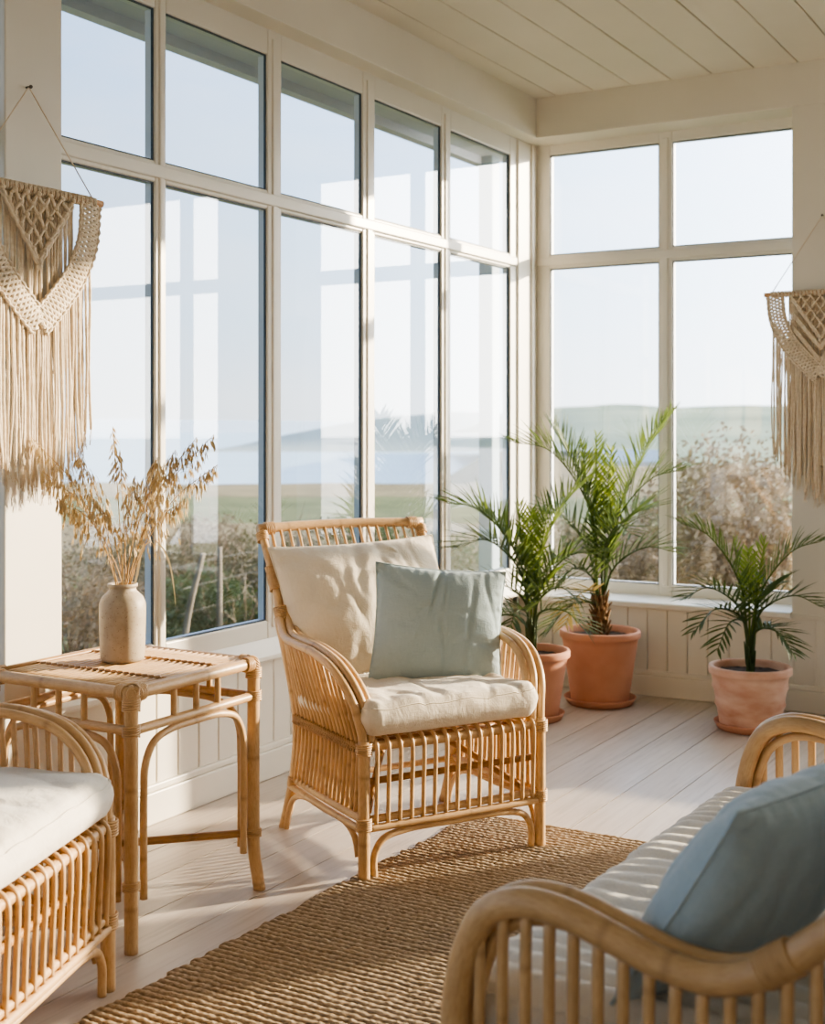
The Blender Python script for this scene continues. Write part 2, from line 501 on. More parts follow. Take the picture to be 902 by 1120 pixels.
LP = lambda a, d, z: (-d, a, z)
BP = lambda a, d, z: (a, YW + d, z)
LZ = [(.587, 2.103), (2.172, 2.672)]
BZ = [(.515, 2.123), (2.195, 2.715)]
window('window_1', [(-3.36, -2.764), (-2.711, -2.151), (-2.066, -1.499), (-1.406, -.83), (-.743, -.117)], LZ, .50, ZS + .01, -3.45, -.035, LP)
window('window_2', [(.078, .669), (.739, 1.50)], BZ, .45, ZS + .01, -.02, 1.56, BP)
window('window_3', [(1.94, 2.316), (2.389, 3.26)], BZ, .45, ZS + .01, 1.86, 3.33, BP)
window('window_4', [(3.72, 4.36), (4.43, 5.10)], BZ, .45, ZS + .01, 3.66, XR, BP)
window('window_5', [(-4.6, -4.08), (-4.0, -3.40)], LZ, .50, ZS + .01, -4.7, -3.44, LP)

# eave outside the left windows, and the porch post at its end
mb = MB()
mb.box(-.60, -.05, YB, .9, 2.87, 2.93); mb.box(-.64, -.58, YB, .9, 2.825, 2.95)
struct('trim_12', mb, M['exterior'])
pp = atd(534, 500, 1); 
r_ = ray(534, 500); tpost = (-.56 - CAM.x) / r_.x; post = CAM + r_ * tpost
mb = MB(); mb.box(-.60, -.51, post.y - .05, post.y + .05, -.6, 2.88)
M['porch'] = mat_paint('blue_grey_porch_post', (.27, .35, .40), .6)
bevel(struct('trim_13', mb, M['porch']), .008)

# ------------------------------------------------------------------ rug
def make_rug():
    x0, x1, y0, y1, rad = .80, 2.75, -5.4, -2.13, .10
    nx, ny = 300, 760
    X = np.linspace(x0, x1, nx + 1); Y = np.linspace(y0, y1, ny + 1)
    gx, gy = np.meshgrid(X, Y, indexing='ij')
    rng = np.random.RandomState(3)
    def smooth_noise(nx_, ny_):
        a = rng.rand(nx_ + 2, ny_ + 2)
        ux = np.linspace(0, nx_, nx + 1); uy = np.linspace(0, ny_, ny + 1)
        ix = np.clip(ux.astype(int), 0, nx_); iy = np.clip(uy.astype(int), 0, ny_)
        fx = (ux - ix)[:, None]; fy = (uy - iy)[None, :]
        fx = fx * fx * (3 - 2 * fx); fy = fy * fy * (3 - 2 * fy)
        A = a[ix][:, iy]; B = a[ix + 1][:, iy]; C = a[ix][:, iy + 1]; D = a[ix + 1][:, iy + 1]
        return (A * (1 - fx) + B * fx) * (1 - fy) + (C * (1 - fx) + D * fx) * fy
    rowp = .0225
    wob = (smooth_noise(50, 60) - .5) * .007
    ph = (gy + wob) / rowp
    row = np.abs(np.sin(np.pi * ph))
    ridx = np.floor(ph)
    knot = .5 + .5 * np.sin(gx / .011 * np.pi + ridx * 2.1 + smooth_noise(60, 200) * 6)
    lump = smooth_noise(130, 220)
    h = row ** .8 * (.30 + .42 * knot + .45 * lump)
    z = .0025 + .0066 * h + .0015 * smooth_noise(20, 40)
    # worn-in edge: squashed corners and wavy rim
    ex = gx + (smooth_noise(1, 120) - .5) * .02 * (np.abs(gx - x0) < .3)
    ey = gy.copy()
    # rounded corners: pull the corner in
    for cx, sx in ((x0, 1), (x1, -1)):
        dx = (ex - cx) * sx; dy = y1 - ey
        inside = (dx < rad) & (dy < rad)
        mx = np.maximum(rad - dx, 0); my = np.maximum(rad - dy, 0)
        dist = np.sqrt(mx * mx + my * my) + 1e-9; mmax = np.maximum(mx, my)
        k = np.where(inside, mmax / dist, 1.0)
        ex = np.where(inside, cx + sx * (rad - mx * k), ex); ey = np.where(inside, y1 - (rad - my * k), ey)
    ed = np.minimum.reduce([gx - x0, x1 - gx, y1 - gy, gy - y0])
    z = z * np.clip(ed / .008, .1, 1)
    # the long edge runs a touch out of square
    ex = ex + (gy + 4.0) * .028 * np.clip(1 - (gx - x0) / 1.2, 0, 1)
    V = np.stack([ex, ey, z], -1).reshape(-1, 3)
    ii, jj = np.meshgrid(np.arange(nx), np.arange(ny), indexing='ij')
    a = (ii * (ny + 1) + jj).ravel()
    Fc = np.stack([a, a + ny + 1, a + ny + 2, a + 1], -1)
    me = bpy.data.meshes.new('rug')
    me.vertices.add(len(V)); me.vertices.foreach_set('co', V.ravel())
    me.loops.add(Fc.size); me.loops.foreach_set('vertex_index', Fc.ravel())
    me.polygons.add(len(Fc)); me.polygons.foreach_set('loop_start', np.arange(len(Fc)) * 4); me.polygons.foreach_set('loop_total', np.full(len(Fc), 4))
    me.update(calc_edges=True)
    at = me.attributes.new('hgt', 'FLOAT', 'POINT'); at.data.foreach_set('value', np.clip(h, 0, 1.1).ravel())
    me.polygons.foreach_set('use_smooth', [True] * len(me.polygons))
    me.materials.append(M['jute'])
    o = bpy.data.objects.new('jute_rug', me); COL.objects.link(o)
    tag(o, 'woven brown jute rug with ribbed rows lying on the whitewashed floorboards', 'rug')
make_rug()

# ------------------------------------------------------------------ rattan armchair
def make_armchair():
    root = empty('rattan_armchair')
    RM, RD = M['rattan'], M['rattan_dark']
    W = .306
    def one(name, pts, r, mat=RM, n=24, seg=10, parent=root):
        mb = MB(); mb.tube(spline(pts, n), r, seg); return mb.build(name, mat, parent)
    armp = [(W, .0, .36), (W + .006, .006, .43), (W + .026, .034, .52), (W + .044, .11, .59), (W + .052, .24, .624), (W + .046, .38, .628), (W + .028, .50, .634), (W + .008, .575, .675), (W - .002, .635, .77), (W - .001, .70, .87), (W + .002, .755, .955)]
    def armat(y):
        S = spline(armp[:9], 80)
        best = min(S, key=lambda p: abs(p.y - y)); return best
    for s in (-1, 1):
        f = lambda p, s=s: (p[0] * s, p[1], p[2])
        # front leg with its binding
        one('leg', [f((W, 0, 0)), f((W, .0, .2)), f((W, 0, .40))], .0175)
        # rear leg: kicks back at the foot, then curves up to the arm
        one('leg', [f((W - .004, .575, 0)), f((W - .006, .535, .09)), f((W - .01, .50, .20)), f((W - .012, .485, .36)), f((W, .535, .55)), f((W + .01, .585, .68))], .0175)
        # arm: two canes side by side running on up as the back post
        arm = one('arm', [f(p) for p in armp], .0135, n=60)
        one('inner_cane', [f((p[0] - .0265, p[1] + .002, p[2] + .008)) for p in armp[:9]], .0125, n=48, parent=arm)
        one('inner_cane', [f((p[0] - .051, p[1] + .010, p[2] + .004)) for p in armp[1:9]], .0115, n=48, parent=arm)
        # rails of the side panel
        one('side_rail', [f((W, .0, .378)), f((W - .036, .03, .374)), f((W - .038, .25, .368)), f((W - .03, .485, .365))], .011)
        one('side_rail', [f((W, .0, .172)), f((W - .003, .25, .170)), f((W - .01, .508, .170))], .0125)
        one('side_rail', [f((W + .012, .0, .148)), f((W + .008, .25, .147)), f((W + .0, .515, .147))], .0105)
        one('arch_brace', [f((W, .052, 0.0)) if False else f((W + .004, .03, .06)), f((W + .004, .05, .11)), f((W + .004, .10, .137)), f((W + .002, .26, .139)), f((W, .42, .137)), f((W, .492, .11)), f((W - .001, .535, .05)), f((W - .001, .548, .002))], .0095, n=40)
        # upright canes of the side panel
        n = 17
        for k in range(n):
            t = (k + .8) / (n + .3)
            yb = .008 + t * .490
            ymid = .006 + t * .470
            top = armat(.022 + t * .535)
            pts = [(W - .002, yb, .168), (W - .007, ymid, .30), (W - .008, ymid + .002, .375), ((W + top.x) / 2 - .006, (ymid * .5 + top.y * .5), (.375 + top.z) / 2), (top.x - .006, top.y, top.z - .004)]
            one('spindle', [f(p) for p in pts], .0072, n=16, seg=8)
        # woven tie across the side canes
        mb = MB()
        z0 = .372
        zig = []
        for k in range(64):
            t = k / 63
            zig.append(f((W + .004 + (.004 if k % 2 else -.004), .015 + t * .465, z0 + (.013 if k % 2 else -.013))))
        mb.tube(zig, .0035, 5)
        mb.tube([(p[0], p[1], 2 * z0 - p[2]) for p in zig], .0035, 5)
        mb.build('woven_tie', RM, root)
        for c, ax, r0, nn in (((W, 0, .375), (0, 0, 1), .022, 6), ((W, 0, .16), (0, 0, 1), .0215, 6), ((W - .01, .505, .165), (0, -.2, 1), .021, 5), ((W - .001, .655, .80), (0, .5, .85), .0185, 14), ((W, .59, .69), (0, .4, .9), .0205, 8), ((W + .001, .742, .93), (0, .5, .85), .019, 5)):
            mb = MB(); mb.coil(f(c), (ax[0] * s, ax[1], ax[2]), r0, .0032, nn); mb.build('binding', RD if r0 > .03 else RM, root)
        mb = MB(); mb.coil(f((W - .03, .757, .957)), (1, 0, 0), .0195, .0032, 6); mb.build('binding', RM, root)
    # top rail and back
    one('top_rail', [(-W - .012, .756, .957), (-.1, .770, .962), (.1, .770, .962), (W + .012, .756, .957)], .0165)
    one('back_rail', [(-W + .01, .655, .80), (0, .668, .80), (W - .01, .655, .80)], .0095)
    one('back_rail', [(-W + .01, .50, .42), (0, .51, .42), (W - .01, .50, .42)], .0105)
    for k in range(17):
        x = -.27 + .54 * k / 16
        q = .012 * (1 - (x / .3) ** 2)
        one('back_spindle', [(x * .93, .50 + q, .38), (x * .96, .565 + q, .58), (x, .655 + q, .79), (x, .752 + q, .955)], .0055, n=14, seg=7)
    # seat frame, front apron
    one('seat_rail', [(-W, .0, .382), (0, -.004, .378), (W, 0, .382)], .014)
    one('seat_rail', [(-W + .01, .49, .37), (W - .01, .49, .37)], .013)
    one('front_rail', [(-W, .0, .172), (0, -.002, .172), (W, 0, .172)], .012)
    one('front_rail', [(-W, -.006, .148), (0, -.008, .148), (W, -.006, .148)], .0115)
    one('front_rail', [(-W, .022, .275), (0, .022, .275), (W, .022, .275)], .0105, RD)
    one('rear_rail', [(-W + .01, .505, .165), (W - .01, .505, .165)], .0115)
    one('arch_brace', [(-W + .033, .0, .0), (-W + .034, .0, .07), (-W + .062, .0, .110), (-W + .13, .0, .126), (0, .0, .128), (W - .13, .0, .126), (W - .062, .0, .110), (W - .034, .0, .07), (W - .033, .0, .0)], .0105, n=60)
    for k in range(15):
        x = -.272 + .544 * k / 14
        one('apron_cane', [(x, -.010, .160), (x, -.013, .25), (x, -.017, .345), (x, -.014, .385), (x, .004, .401), (x, .035, .402), (x, .075, .398)], .0066, n=26, seg=8)
    for s in (-1, 1):
        one('cross_brace', [(s * .27, .045, .18), (s * .12, .24, .30), (-s * .02, .42, .36)], .0105, RD)
    mb = MB()
    for k in range(9):
        y = .06 + .41 * k / 8
        mb.tube([(-W + .005, y, .366), (W - .005, y, .366)], .007, 6)
    mb.build('seat_deck', RD, root)
    return root

def pillow_mesh(w, h, t, pinch=.10, seed=0, n=72, creases=(), wr=.004, power=.55, ear=.0):
    """square scatter cushion standing in the local XZ plane; thickness along Y; bottom edge at z=0"""
    mb = MB()
    def pt(u, v, side):
        a, b = 2 * u - 1, 2 * v - 1
        # edges draw in between the corners
        x = a * w / 2 * (1 - pinch * (1 - b * b) * abs(a) ** 3 + ear * (abs(a * b) ** 6))
        z = b * h / 2 * (1 - pinch * (1 - a * a) * abs(b) ** 3 + ear * (abs(a * b) ** 6))
        q = max(0, (1 - a ** 2) * (1 - b ** 2))
        th = t / 2 * q ** power
        nz = mnoise.fractal(Vector((x * 7 + seed * 3.1, z * 7, side * 4.0 + seed)), 1, 2, 3)
        rid = abs(mnoise.noise(Vector((x * 11 + seed, z * 4 + seed * 2.0, side * 2.0))))
        edge = q ** .3
        th += wr * nz * edge - wr * 1.3 * (1 - min(1, rid * 5)) * edge
        for (cu, cv, ang, L, wd, dep) in creases:
            ca, sa = math.cos(ang), math.sin(ang)
            du, dv = (a - cu), (b - cv)
            l = du * ca + dv * sa; d = -du * sa + dv * ca
            if -.05 < l < L:
                ww = wd * (1 - .6 * l / L)
                th -= dep * math.exp(-(d / ww) ** 2) * (1 - l / L) * edge * (1 if l > 0 else 0)
        # seam puckers
        pk = .0016 * math.sin(a * 46 + seed) * (abs(b) ** 8) + .0016 * math.sin(b * 46 + seed) * (abs(a) ** 8)
        return (x, (th + pk) * side, z + h / 2)
    mb.grid(lambda u, v: pt(u, v, -1), n, n)
    mb.grid(lambda u, v: pt(1 - u, v, 1), n, n)
    return mb

def piped_edge(w, h, pinch, ear, r=.003, n=40):
    def e(a, b):
        return Vector((a * w / 2 * (1 - pinch * (1 - b * b) * abs(a) ** 3 + ear * (abs(a * b) ** 6)), 0, b * h / 2 * (1 - pinch * (1 - a * a) * abs(b) ** 3 + ear * (abs(a * b) ** 6)) + h / 2))
    pts = []
    for (a0, b0, a1, b1) in ((-1, -1, 1, -1), (1, -1, 1, 1), (1, 1, -1, 1), (-1, 1, -1, -1)):
        for i in range(n): pts.append(e(a0 + (a1 - a0) * i / n, b0 + (b1 - b0) * i / n))
    pts.append(pts[0])
    return pts

def box_cushion(w, d, hgt, seed=0, nu=90, nv=70, crown=.02, wr=.004, ribs=None, rnd=.045, skew=None):
    """seat cushion: rounded slab with a crowned, softly creased top; base at z=0, centred in x, y from 0 to d"""
    mb = MB()
    def prof(u, v, side):
        a, b = 2 * u - 1, 2 * v - 1
        # superellipse map so the rim is well sampled
        sx = math.copysign(abs(a) ** .75, a); sy = math.copysign(abs(b) ** .75, b)
        sx, sy = a, b
        ex = max(0, 1 - (1 - abs(sx)) * w / 2 / rnd); ey = max(0, 1 - (1 - abs(sy)) * d / 2 / rnd)
        e = min(1, math.sqrt(ex * ex + ey * ey))
        zz = math.sqrt(max(0, 1 - e * e))
        x = sx * w / 2; y = sy * d / 2 + d / 2
        if ex > 0 and ey > 0:
            l = math.sqrt(ex * ex + ey * ey); m = max(ex, ey)
            k = m / l
            x = math.copysign(w / 2 - rnd + ex * k * rnd, sx); y = d / 2 + math.copysign(d / 2 - rnd + ey * k * rnd, sy)
        top = hgt / 2 * (.58 + .42 * zz)
        cr = crown * (1 - sx * sx) * (1 - sy * sy)
        nz = mnoise.fractal(Vector((x * 8 + seed * 5.3, y * 8, seed)), 1, 2, 4)
        rid = abs(mnoise.noise(Vector((x * 9 + seed, y * 3.5, seed * 2.0)) ))
        zz2 = top + (cr + wr * nz - wr * 1.2 * (1 - min(1, rid * 4))) * (1 if side > 0 else .2)
        if ribs and side > 0:
            ax = y if ribs[0] == 'y' else x
            jit = mnoise.noise(Vector((x * 3, y * 3, 5.0))) * ribs[2] * .8
            zz2 += ribs[1] * (abs(math.sin(math.pi * (ax + jit) / ribs[2])) - .6) * zz
        # bulge of the side wall
        return (x, y, hgt / 2 + side * zz2)
    mb.grid(lambda u, v: prof(u, v, 1), nu, nv)
    mb.grid(lambda u, v: prof(1 - u, v, -1), nu, nv)
    # side wall
    def rim(k):
        per = []
        return per
    # stitch: rim of top to rim of bottom
    N1 = (nu + 1) * (nv + 1)
    ring = [i * (nv + 1) for i in range(nu + 1)] + [nu * (nv + 1) + j for j in range(1, nv + 1)] + [i * (nv + 1) + nv for i in range(nu - 1, -1, -1)] + [j for j in range(nv - 1, 0, -1)]
    def mirror(idx):
        i, j = divmod(idx, nv + 1); return N1 + (nu - i) * (nv + 1) + j
    rows = 6
    prev = ring; n = len(ring)
    cx, cy = 0, d / 2
    for r in range(1, rows + 1):
        t = r / rows
        if r < rows:
            cur = []
            for k in range(n):
                A = Vector(mb.v[ring[k]]); B = Vector(mb.v[mirror(ring[k])])
                p = A.lerp(B, t)
                out = Vector((p.x - cx, p.y - cy, 0))
                dirv = Vector((out.x / (w / 2), out.y / (d / 2), 0))
                m = max(abs(dirv.x), abs(dirv.y)); 
                dirv = Vector((dirv.x if abs(dirv.x) > .9 * m else 0, dirv.y if abs(dirv.y) > .9 * m else 0, 0)).normalized()
                bl = .010 * math.sin(math.pi * t) + .004 * mnoise.noise(Vector((p.x * 14, p.y * 14, t * 2 + seed))) * math.sin(math.pi * t)
                mb.v.append(tuple(p + dirv * bl)); cur.append(len(mb.v) - 1)
        else: cur = [mirror(q) for q in ring]
        for k in range(n):
            k2 = (k + 1) % n
            mb.f.append([prev[k], cur[k], cur[k2], prev[k2]]); mb.uv.append([(0, 0)] * 4)
        prev = cur
    seam = [Vector(mb.v[q]) for q in ring] + [Vector(mb.v[ring[0]])]
    return mb, seam

# the chair in the middle
CH_O = Vector((1.0265, -2.602, .0)); CH_A = R(59.7)
chair = make_armchair()
chair.location = CH_O; chair.rotation_euler.z = CH_A
tag(chair, 'honey rattan armchair in the middle with a tall spindle back and cream and blue cushions', 'armchair', 'rattan armchairs')
chair2 = copy_tree(chair)
chair2.location = (.8515, -4.063, 0); chair2.rotation_euler.z = R(109.6)
tag(chair2, 'honey rattan armchair cut off by the left edge, in front of the side table', 'armchair', 'rattan armchairs')

def local(o, a, x, y, z):
    return Vector((o.x + x * math.cos(a) - y * math.sin(a), o.y + x * math.sin(a) + y * math.cos(a), z))

mb, seam = box_cushion(.585, .50, .108, seed=1, crown=.004, wr=.006, rnd=.035)
sc = mb.build('seat_cushion', M['cream'])
t = MB(); t.tube(seam, .0017, 5); t.build('piping', M['cream'], sc)
sc.location = local(CH_O, CH_A, -.012, -.035, .411); sc.rotation_euler = (R(-2.4), 0, CH_A)
tag(sc, 'plump cream seat cushion on the middle rattan armchair', 'cushion')
mb, seam = box_cushion(.585, .52, .105, seed=4, crown=.016, wr=.005, rnd=.04)
sc = mb.build('seat_cushion', M['ivory'])
t = MB(); t.tube(seam, .0028, 6); t.build('piping', M['ivory'], sc)
sc.location = local(Vector((.8515, -4.063, 0)), R(109.6), -.0, -.025, .409); sc.rotation_euler.z = R(109.6)
tag(sc, 'pale cream seat cushion of the rattan armchair at the left edge', 'cushion')

# cream back cushion
cr = [(-.05, 1.0, R(-100), 1.1, .10, .020), (.15, 1.0, R(-70), .8, .08, .012), (-.9, .8, R(-40), .8, .12, .012), (.35, .75, R(-140), .9, .1, .012)]
mb = pillow_mesh(.63, .47, .21, .05, 2, creases=cr, wr=.006)
bc = mb.build('back_cushion', M['cream'])
t = MB(); t.tube(piped_edge(.63, .47, .05, 0), .003, 6); t.build('seam', M['cream'], bc)
bc.location = local(CH_O, CH_A, .014, .470, .488); bc.rotation_euler = (R(-27), R(-1.5), CH_A)
tag(bc, 'large cream cushion leaning against the back of the middle rattan armchair', 'cushion')

# pale blue cushion
cr = [(.0, 1.0, R(-100), 1.0, .06, .02), (.1, 1.0, R(-95), 1.3, .05, .010), (.95, -.3, R(175), .7, .10, .016), (.95, .3, R(190), .8, .12, .010), (.9, -.9, R(130), .8, .1, .01), (-.95, .95, R(-40), .9, .1, .012)]
mb = pillow_mesh(.43, .385, .15, .06, 5, creases=cr, wr=.004)
bp = mb.build('blue_cushion', M['blue'])
t = MB(); t.tube(piped_edge(.43, .385, .06, 0), .0028, 6); t.build('seam', M['blue'], bp)
bp.location = local(CH_O, CH_A, .085, .262, .474); bp.rotation_euler = (R(-17), R(5), CH_A - R(24))
tag(bp, 'square pale blue linen cushion propped on the seat of the middle armchair', 'cushion')

# ------------------------------------------------------------------ side table
def make_table():
    TX0, TX1, TY0, TY1 = .158, .651, -3.590, -3.095
    ang = R(0)
    root = empty('rattan_side_table', ((TX0 + TX1) / 2, (TY0 + TY1) / 2, 0))
    RM, RD = M['rattan'], M['rattan_dark']
    hx, hy = (TX1 - TX0) / 2, (TY1 - TY0) / 2
    H = .640
    def one(name, pts, r, mat=RM, n=24, seg=10):
        mb = MB(); mb.tube(spline(pts, n), r, seg); return mb.build(name, mat, root)
    cor = [(-hx, -hy), (hx, -hy), (hx, hy), (-hx, hy)]
    for (x, y) in cor:
        sx, sy = math.copysign(1, x), math.copysign(1, y)
        if sx > 0 and sy < 0: one('leg', [(x, y, 0), (x, y, .3), (x, y, H - .005)], .0175, n=30)
        else: one('leg', [(x + sx * .004, y + sy * .022, 0), (x + sx * .003, y + sy * .014, .045), (x, y + sy * .003, .11), (x, y, .22), (x, y, H - .005)], .0175, n=36)
        for z, n_, r0 in ((H - .028, 5, .021), (.548, 5, .0205), (.165, 4, .0205)):
            mb = MB(); mb.coil((x, y, z), (0, 0, 1), r0, .003, n_); mb.build('binding', RM, root)
        # star wrap on the top corner
        mb = MB()
        c = Vector((x, y, H))
        mb.coil(c - Vector((sx * .028, 0, 0)), (1, 0, 0), .0192, .003, 5)
        mb.coil(c - Vector((0, sy * .028, 0)), (0, 1, 0), .0192, .003, 5)
        for k in range(6):
            t = (k - 2.5) / 2.5
            ax = Vector((sx, -sy * (1 + .5 * t), .35 * t)).normalized()
            e1 = ax.orthogonal().normalized(); e2 = ax.cross(e1)
            cc = c - Vector((sx * .004, sy * .004, .003)) + ax * (.006 * t)
            mb.tube([cc + (e1 * math.cos(q) + e2 * math.sin(q)) * .0208 for q in [2 * math.pi * i / 24 for i in range(25)]], .0028, 5)
        for k in range(4):
            ax = Vector((sx * .4, sy * (.4 + .12 * k), 1)).normalized()
            e1 = ax.orthogonal().normalized(); e2 = ax.cross(e1)
            mb.tube([c + Vector((0, 0, -.008 + .006 * k)) + (e1 * math.cos(q) + e2 * math.sin(q)) * .0200 for q in [2 * math.pi * i / 24 for i in range(25)]], .0026, 5)
        mb.build('corner_binding', RM, root)
    for i in range(4):
        a, b = Vector((*cor[i], 0)), Vector((*cor[(i + 1) % 4], 0))
        d = (b - a).normalized()
        one('top_rail', [a + Vector((0, 0, H)), b + Vector((0, 0, H))], .0165)
        one('lower_rail', [a + Vector((0, 0, .548)), b + Vector((0, 0, .548))], .0125)
        for t in (.32, .5, .68):
            p = a.lerp(b, t); one('spindle', [p + Vector((0, 0, .55)), p + Vector((0, 0, H - .005))], .0085)
        L = (b - a).length
        inn = Vector((0, 0, 0))
        pts = [(.037, .12), (.037, .38), (.043, .455), (.075, .505), (.14, .525), (L / 2, .528), (L - .14, .525), (L - .075, .505), (L - .043, .455), (L - .037, .38), (L - .037, .12)]
        one('arch_brace', [a + d * q[0] * .96 + d * L * .02 + Vector((0, 0, q[1])) for q in pts], .0098, n=70)
    one('stretcher', [(hx, hy, .165), (-hx, -hy, .165)], .0115, RD)
    one('stretcher', [(hx, -hy, .150), (-hx, hy, .150)], .0115, RD)
    # cane top: slats lying along the front edge, stitched across twice
    mb = MB()
    n = 22
    for k in range(n):
        x = -hx + .020 + (2 * hx - .04) * k / (n - 1)
        mb.tube(spline([(x, -hy + .004, H + .006), (x + random.uniform(-.001, .001), 0, H + .006), (x, hy - .004, H + .006)], 10), .0084, 8)
    top = mb.build('cane_top', RM, root)
    mb = MB()
    for yy in (-hy * .42, hy * .42):
        for ph in (0, 1):
            mb.tube([(-hx + .02 + (2 * hx - .04) * k / (n - 1), yy + (.010 if (k + ph) % 2 else -.010), H + .0145) for k in range(n)], .0022, 5)
    mb.build('stitching', RD, top)
    one('edge_strip', [(-hx + .02, -hy + .02, H + .013), (-hx + .02, hy - .02, H + .013)], .007, RD)
    tag(root, 'square rattan side table with a cane slat top, carrying the stoneware vase by the window', 'side table')
    return root
make_table()

# ------------------------------------------------------------------ vase and dried oats
VB = Vector((.3645, -3.312, .6545))
mb = MB()
prof = [(0, .0), (.052, .0), (.0585, .004), (.0605, .012), (.0620, .06), (.0635, .11), (.0640, .145), (.0625, .160), (.056, .176), (.045, .187), (.0385, .193), (.0365, .199), (.0375, .203), (.0415, .205), (.0415, .211), (.039, .2135), (.034, .212), (.0325, .203), (.034, .19), (.05, .17), (.058, .14), (.057, .02), (0, .015)]
mb.lathe(prof, (0, 0, 0), 64, .002)
vase = mb.build('stoneware_vase', M['stoneware'])
vase.location = VB
tag(vase, 'speckled beige stoneware vase holding dried oat stems on the side table', 'vase')

VT = VB + Vector((0, 0, .20)); VD = depth_of(VB)
def spikelet(mb, p, d, L):
    """one hanging oat husk: two pointed scales"""
    d = d.normalized()
    e = d.orthogonal().normalized(); f = d.cross(e)
    a = random.random() * 6.28
    e, f = e * math.cos(a) + f * math.sin(a), f * math.cos(a) - e * math.sin(a)
    for s in (-1, 1):
        b = len(mb.v)
        q0 = p; q1 = p + d * L * .35 + e * s * L * .13; tip = p + d * L + e * s * L * (.10 + .08 * random.random())
        mid = p + d * L * .45 + e * s * L * .05 + f * L * .105; mid2 = p + d * L * .45 + e * s * L * .05 - f * L * .105
        mb.v += [tuple(q0), tuple(mid), tuple(tip), tuple(mid2), tuple(q1 + d * L * .1)]
        for q in ((0, 1, 4), (1, 2, 4), (2, 3, 4), (3, 0, 4)):
            mb.f.append([b + i for i in q]); mb.uv.append([(0, 0)] * 3)
def oat(tip, base_off, dens=30, droop=.5, L0=.020, spread=.05, dd=0.0, start=.55):
    root = empty('dried_oat_stem', VB + Vector((base_off[0], base_off[1], .04)))
    o = root.location
    T = atd(tip[0], tip[1], VD + dd)
    b0 = Vector((0, 0, 0)); m0 = Vector((base_off[0] * .3, base_off[1] * .3, .165))
    tt = T - o
    # gather at the mouth, then fan out and nod at the tip
    side = Vector((tt.x, tt.y, 0))
    mid = m0.lerp(tt, .55) + Vector((0, 0, .045 * min(1, side.length / .1))) - side * .08
    pts = spline([b0, m0, mid, tt], 36)
    mb = MB(); mb.tube(pts, [.0019, .0008], 6); mb.build('stem', M['straw'], root)
    mb = MB()
    n = len(pts)
    k0 = int(n * start)
    for i in range(dens):
        s = random.random() ** .8
        idx = min(n - 2, int(k0 + (n - 1 - k0) * s))
        p = pts[idx]
        tan = (pts[idx + 1] - pts[idx]).normalized()
        rad = spread * (1.05 - s) * random.uniform(.3, 1) + .004
        a = random.random() * 6.28
        out = tan.orthogonal().normalized(); bi = tan.cross(out)
        dv = out * math.cos(a) + bi * math.sin(a)
        e = p + dv * rad + tan * rad * .9
        ctrl = p.lerp(e, .6) + tan * rad * .3
        e2 = e - Vector((0, 0, rad * droop))
        mb.tube(spline([p, ctrl, e2], 5), .0004, 3, caps=False)
        hd = (e2 - ctrl).normalized() * .35 + Vector((0, 0, -.9)) + dv * .15
        spikelet(mb, e2, hd, L0 * random.uniform(.8, 1.3))
    for i in range(7):
        q = pts[n - 1 - i]
        spikelet(mb, q, Vector((random.uniform(-.4, .4), random.uniform(-.4, .4), -1)), L0 * random.uniform(.8, 1.1))
    mb.build('oat_head', M['oat'], root)
    return root
oats = [
 ((34, 478), (-.012, -.006), 34, 'long oat stem arching left over the hanging fringe, its tip reaching farthest left and up', .0),
 ((46, 515), (-.014, .002), 34, 'oat stem arching left, its nodding head in front of the white column', .03),
 ((62, 545), (-.010, .010), 30, 'shorter oat stem drooping left, lowest head on the left side of the bunch', -.02),
 ((84, 495), (-.006, -.012), 34, 'oat stem leaning left beside the hanging fringe with a thick head', .02),
 ((98, 540), (-.004, .006), 26, 'oat stem bent left with a pale head against the meadow', -.04),
 ((123, 466), (.000, .0), 12, 'straight upright oat stem standing highest in the middle of the vase', .0),
 ((131, 492), (.001, .010), 16, 'upright oat stem in the middle with a narrow head just under the tallest tip', .03),
 ((148, 520), (.006, -.008), 24, 'oat stem right of the upright pair, leaning slightly right in front of the mullion', .0),
 ((172, 500), (.008, .004), 34, 'oat stem leaning right across the white mullion with a dense head', .02),
 ((192, 492), (.010, -.004), 34, 'oat stem leaning right with a bushy head against the sea', -.02),
 ((215, 478), (.012, .006), 34, 'oat stem arching right, second from the top on the right side', .0),
 ((234, 475), (.013, -.002), 26, 'long oat stem arching right to the upper right tip of the bunch', .03),
 ((238, 508), (.014, .008), 30, 'long oat stem arching right and nodding at the outer right of the bunch', -.02),
 ((205, 545), (.009, .012), 26, 'oat stem drooping right, lowest head on the right side of the bunch', .02),
]
for tip, off, dens, lab, dd in oats:
    up = abs(tip[0] - 128) < 12
    o = oat(tip, off, int(dens * (1.7 if up else 2.2)), .25 if up else .8, .0255, .017 if up else .050, dd, .70 if up else .58)
    tag(o, lab, 'dried oat', 'dried oat stems in the vase')
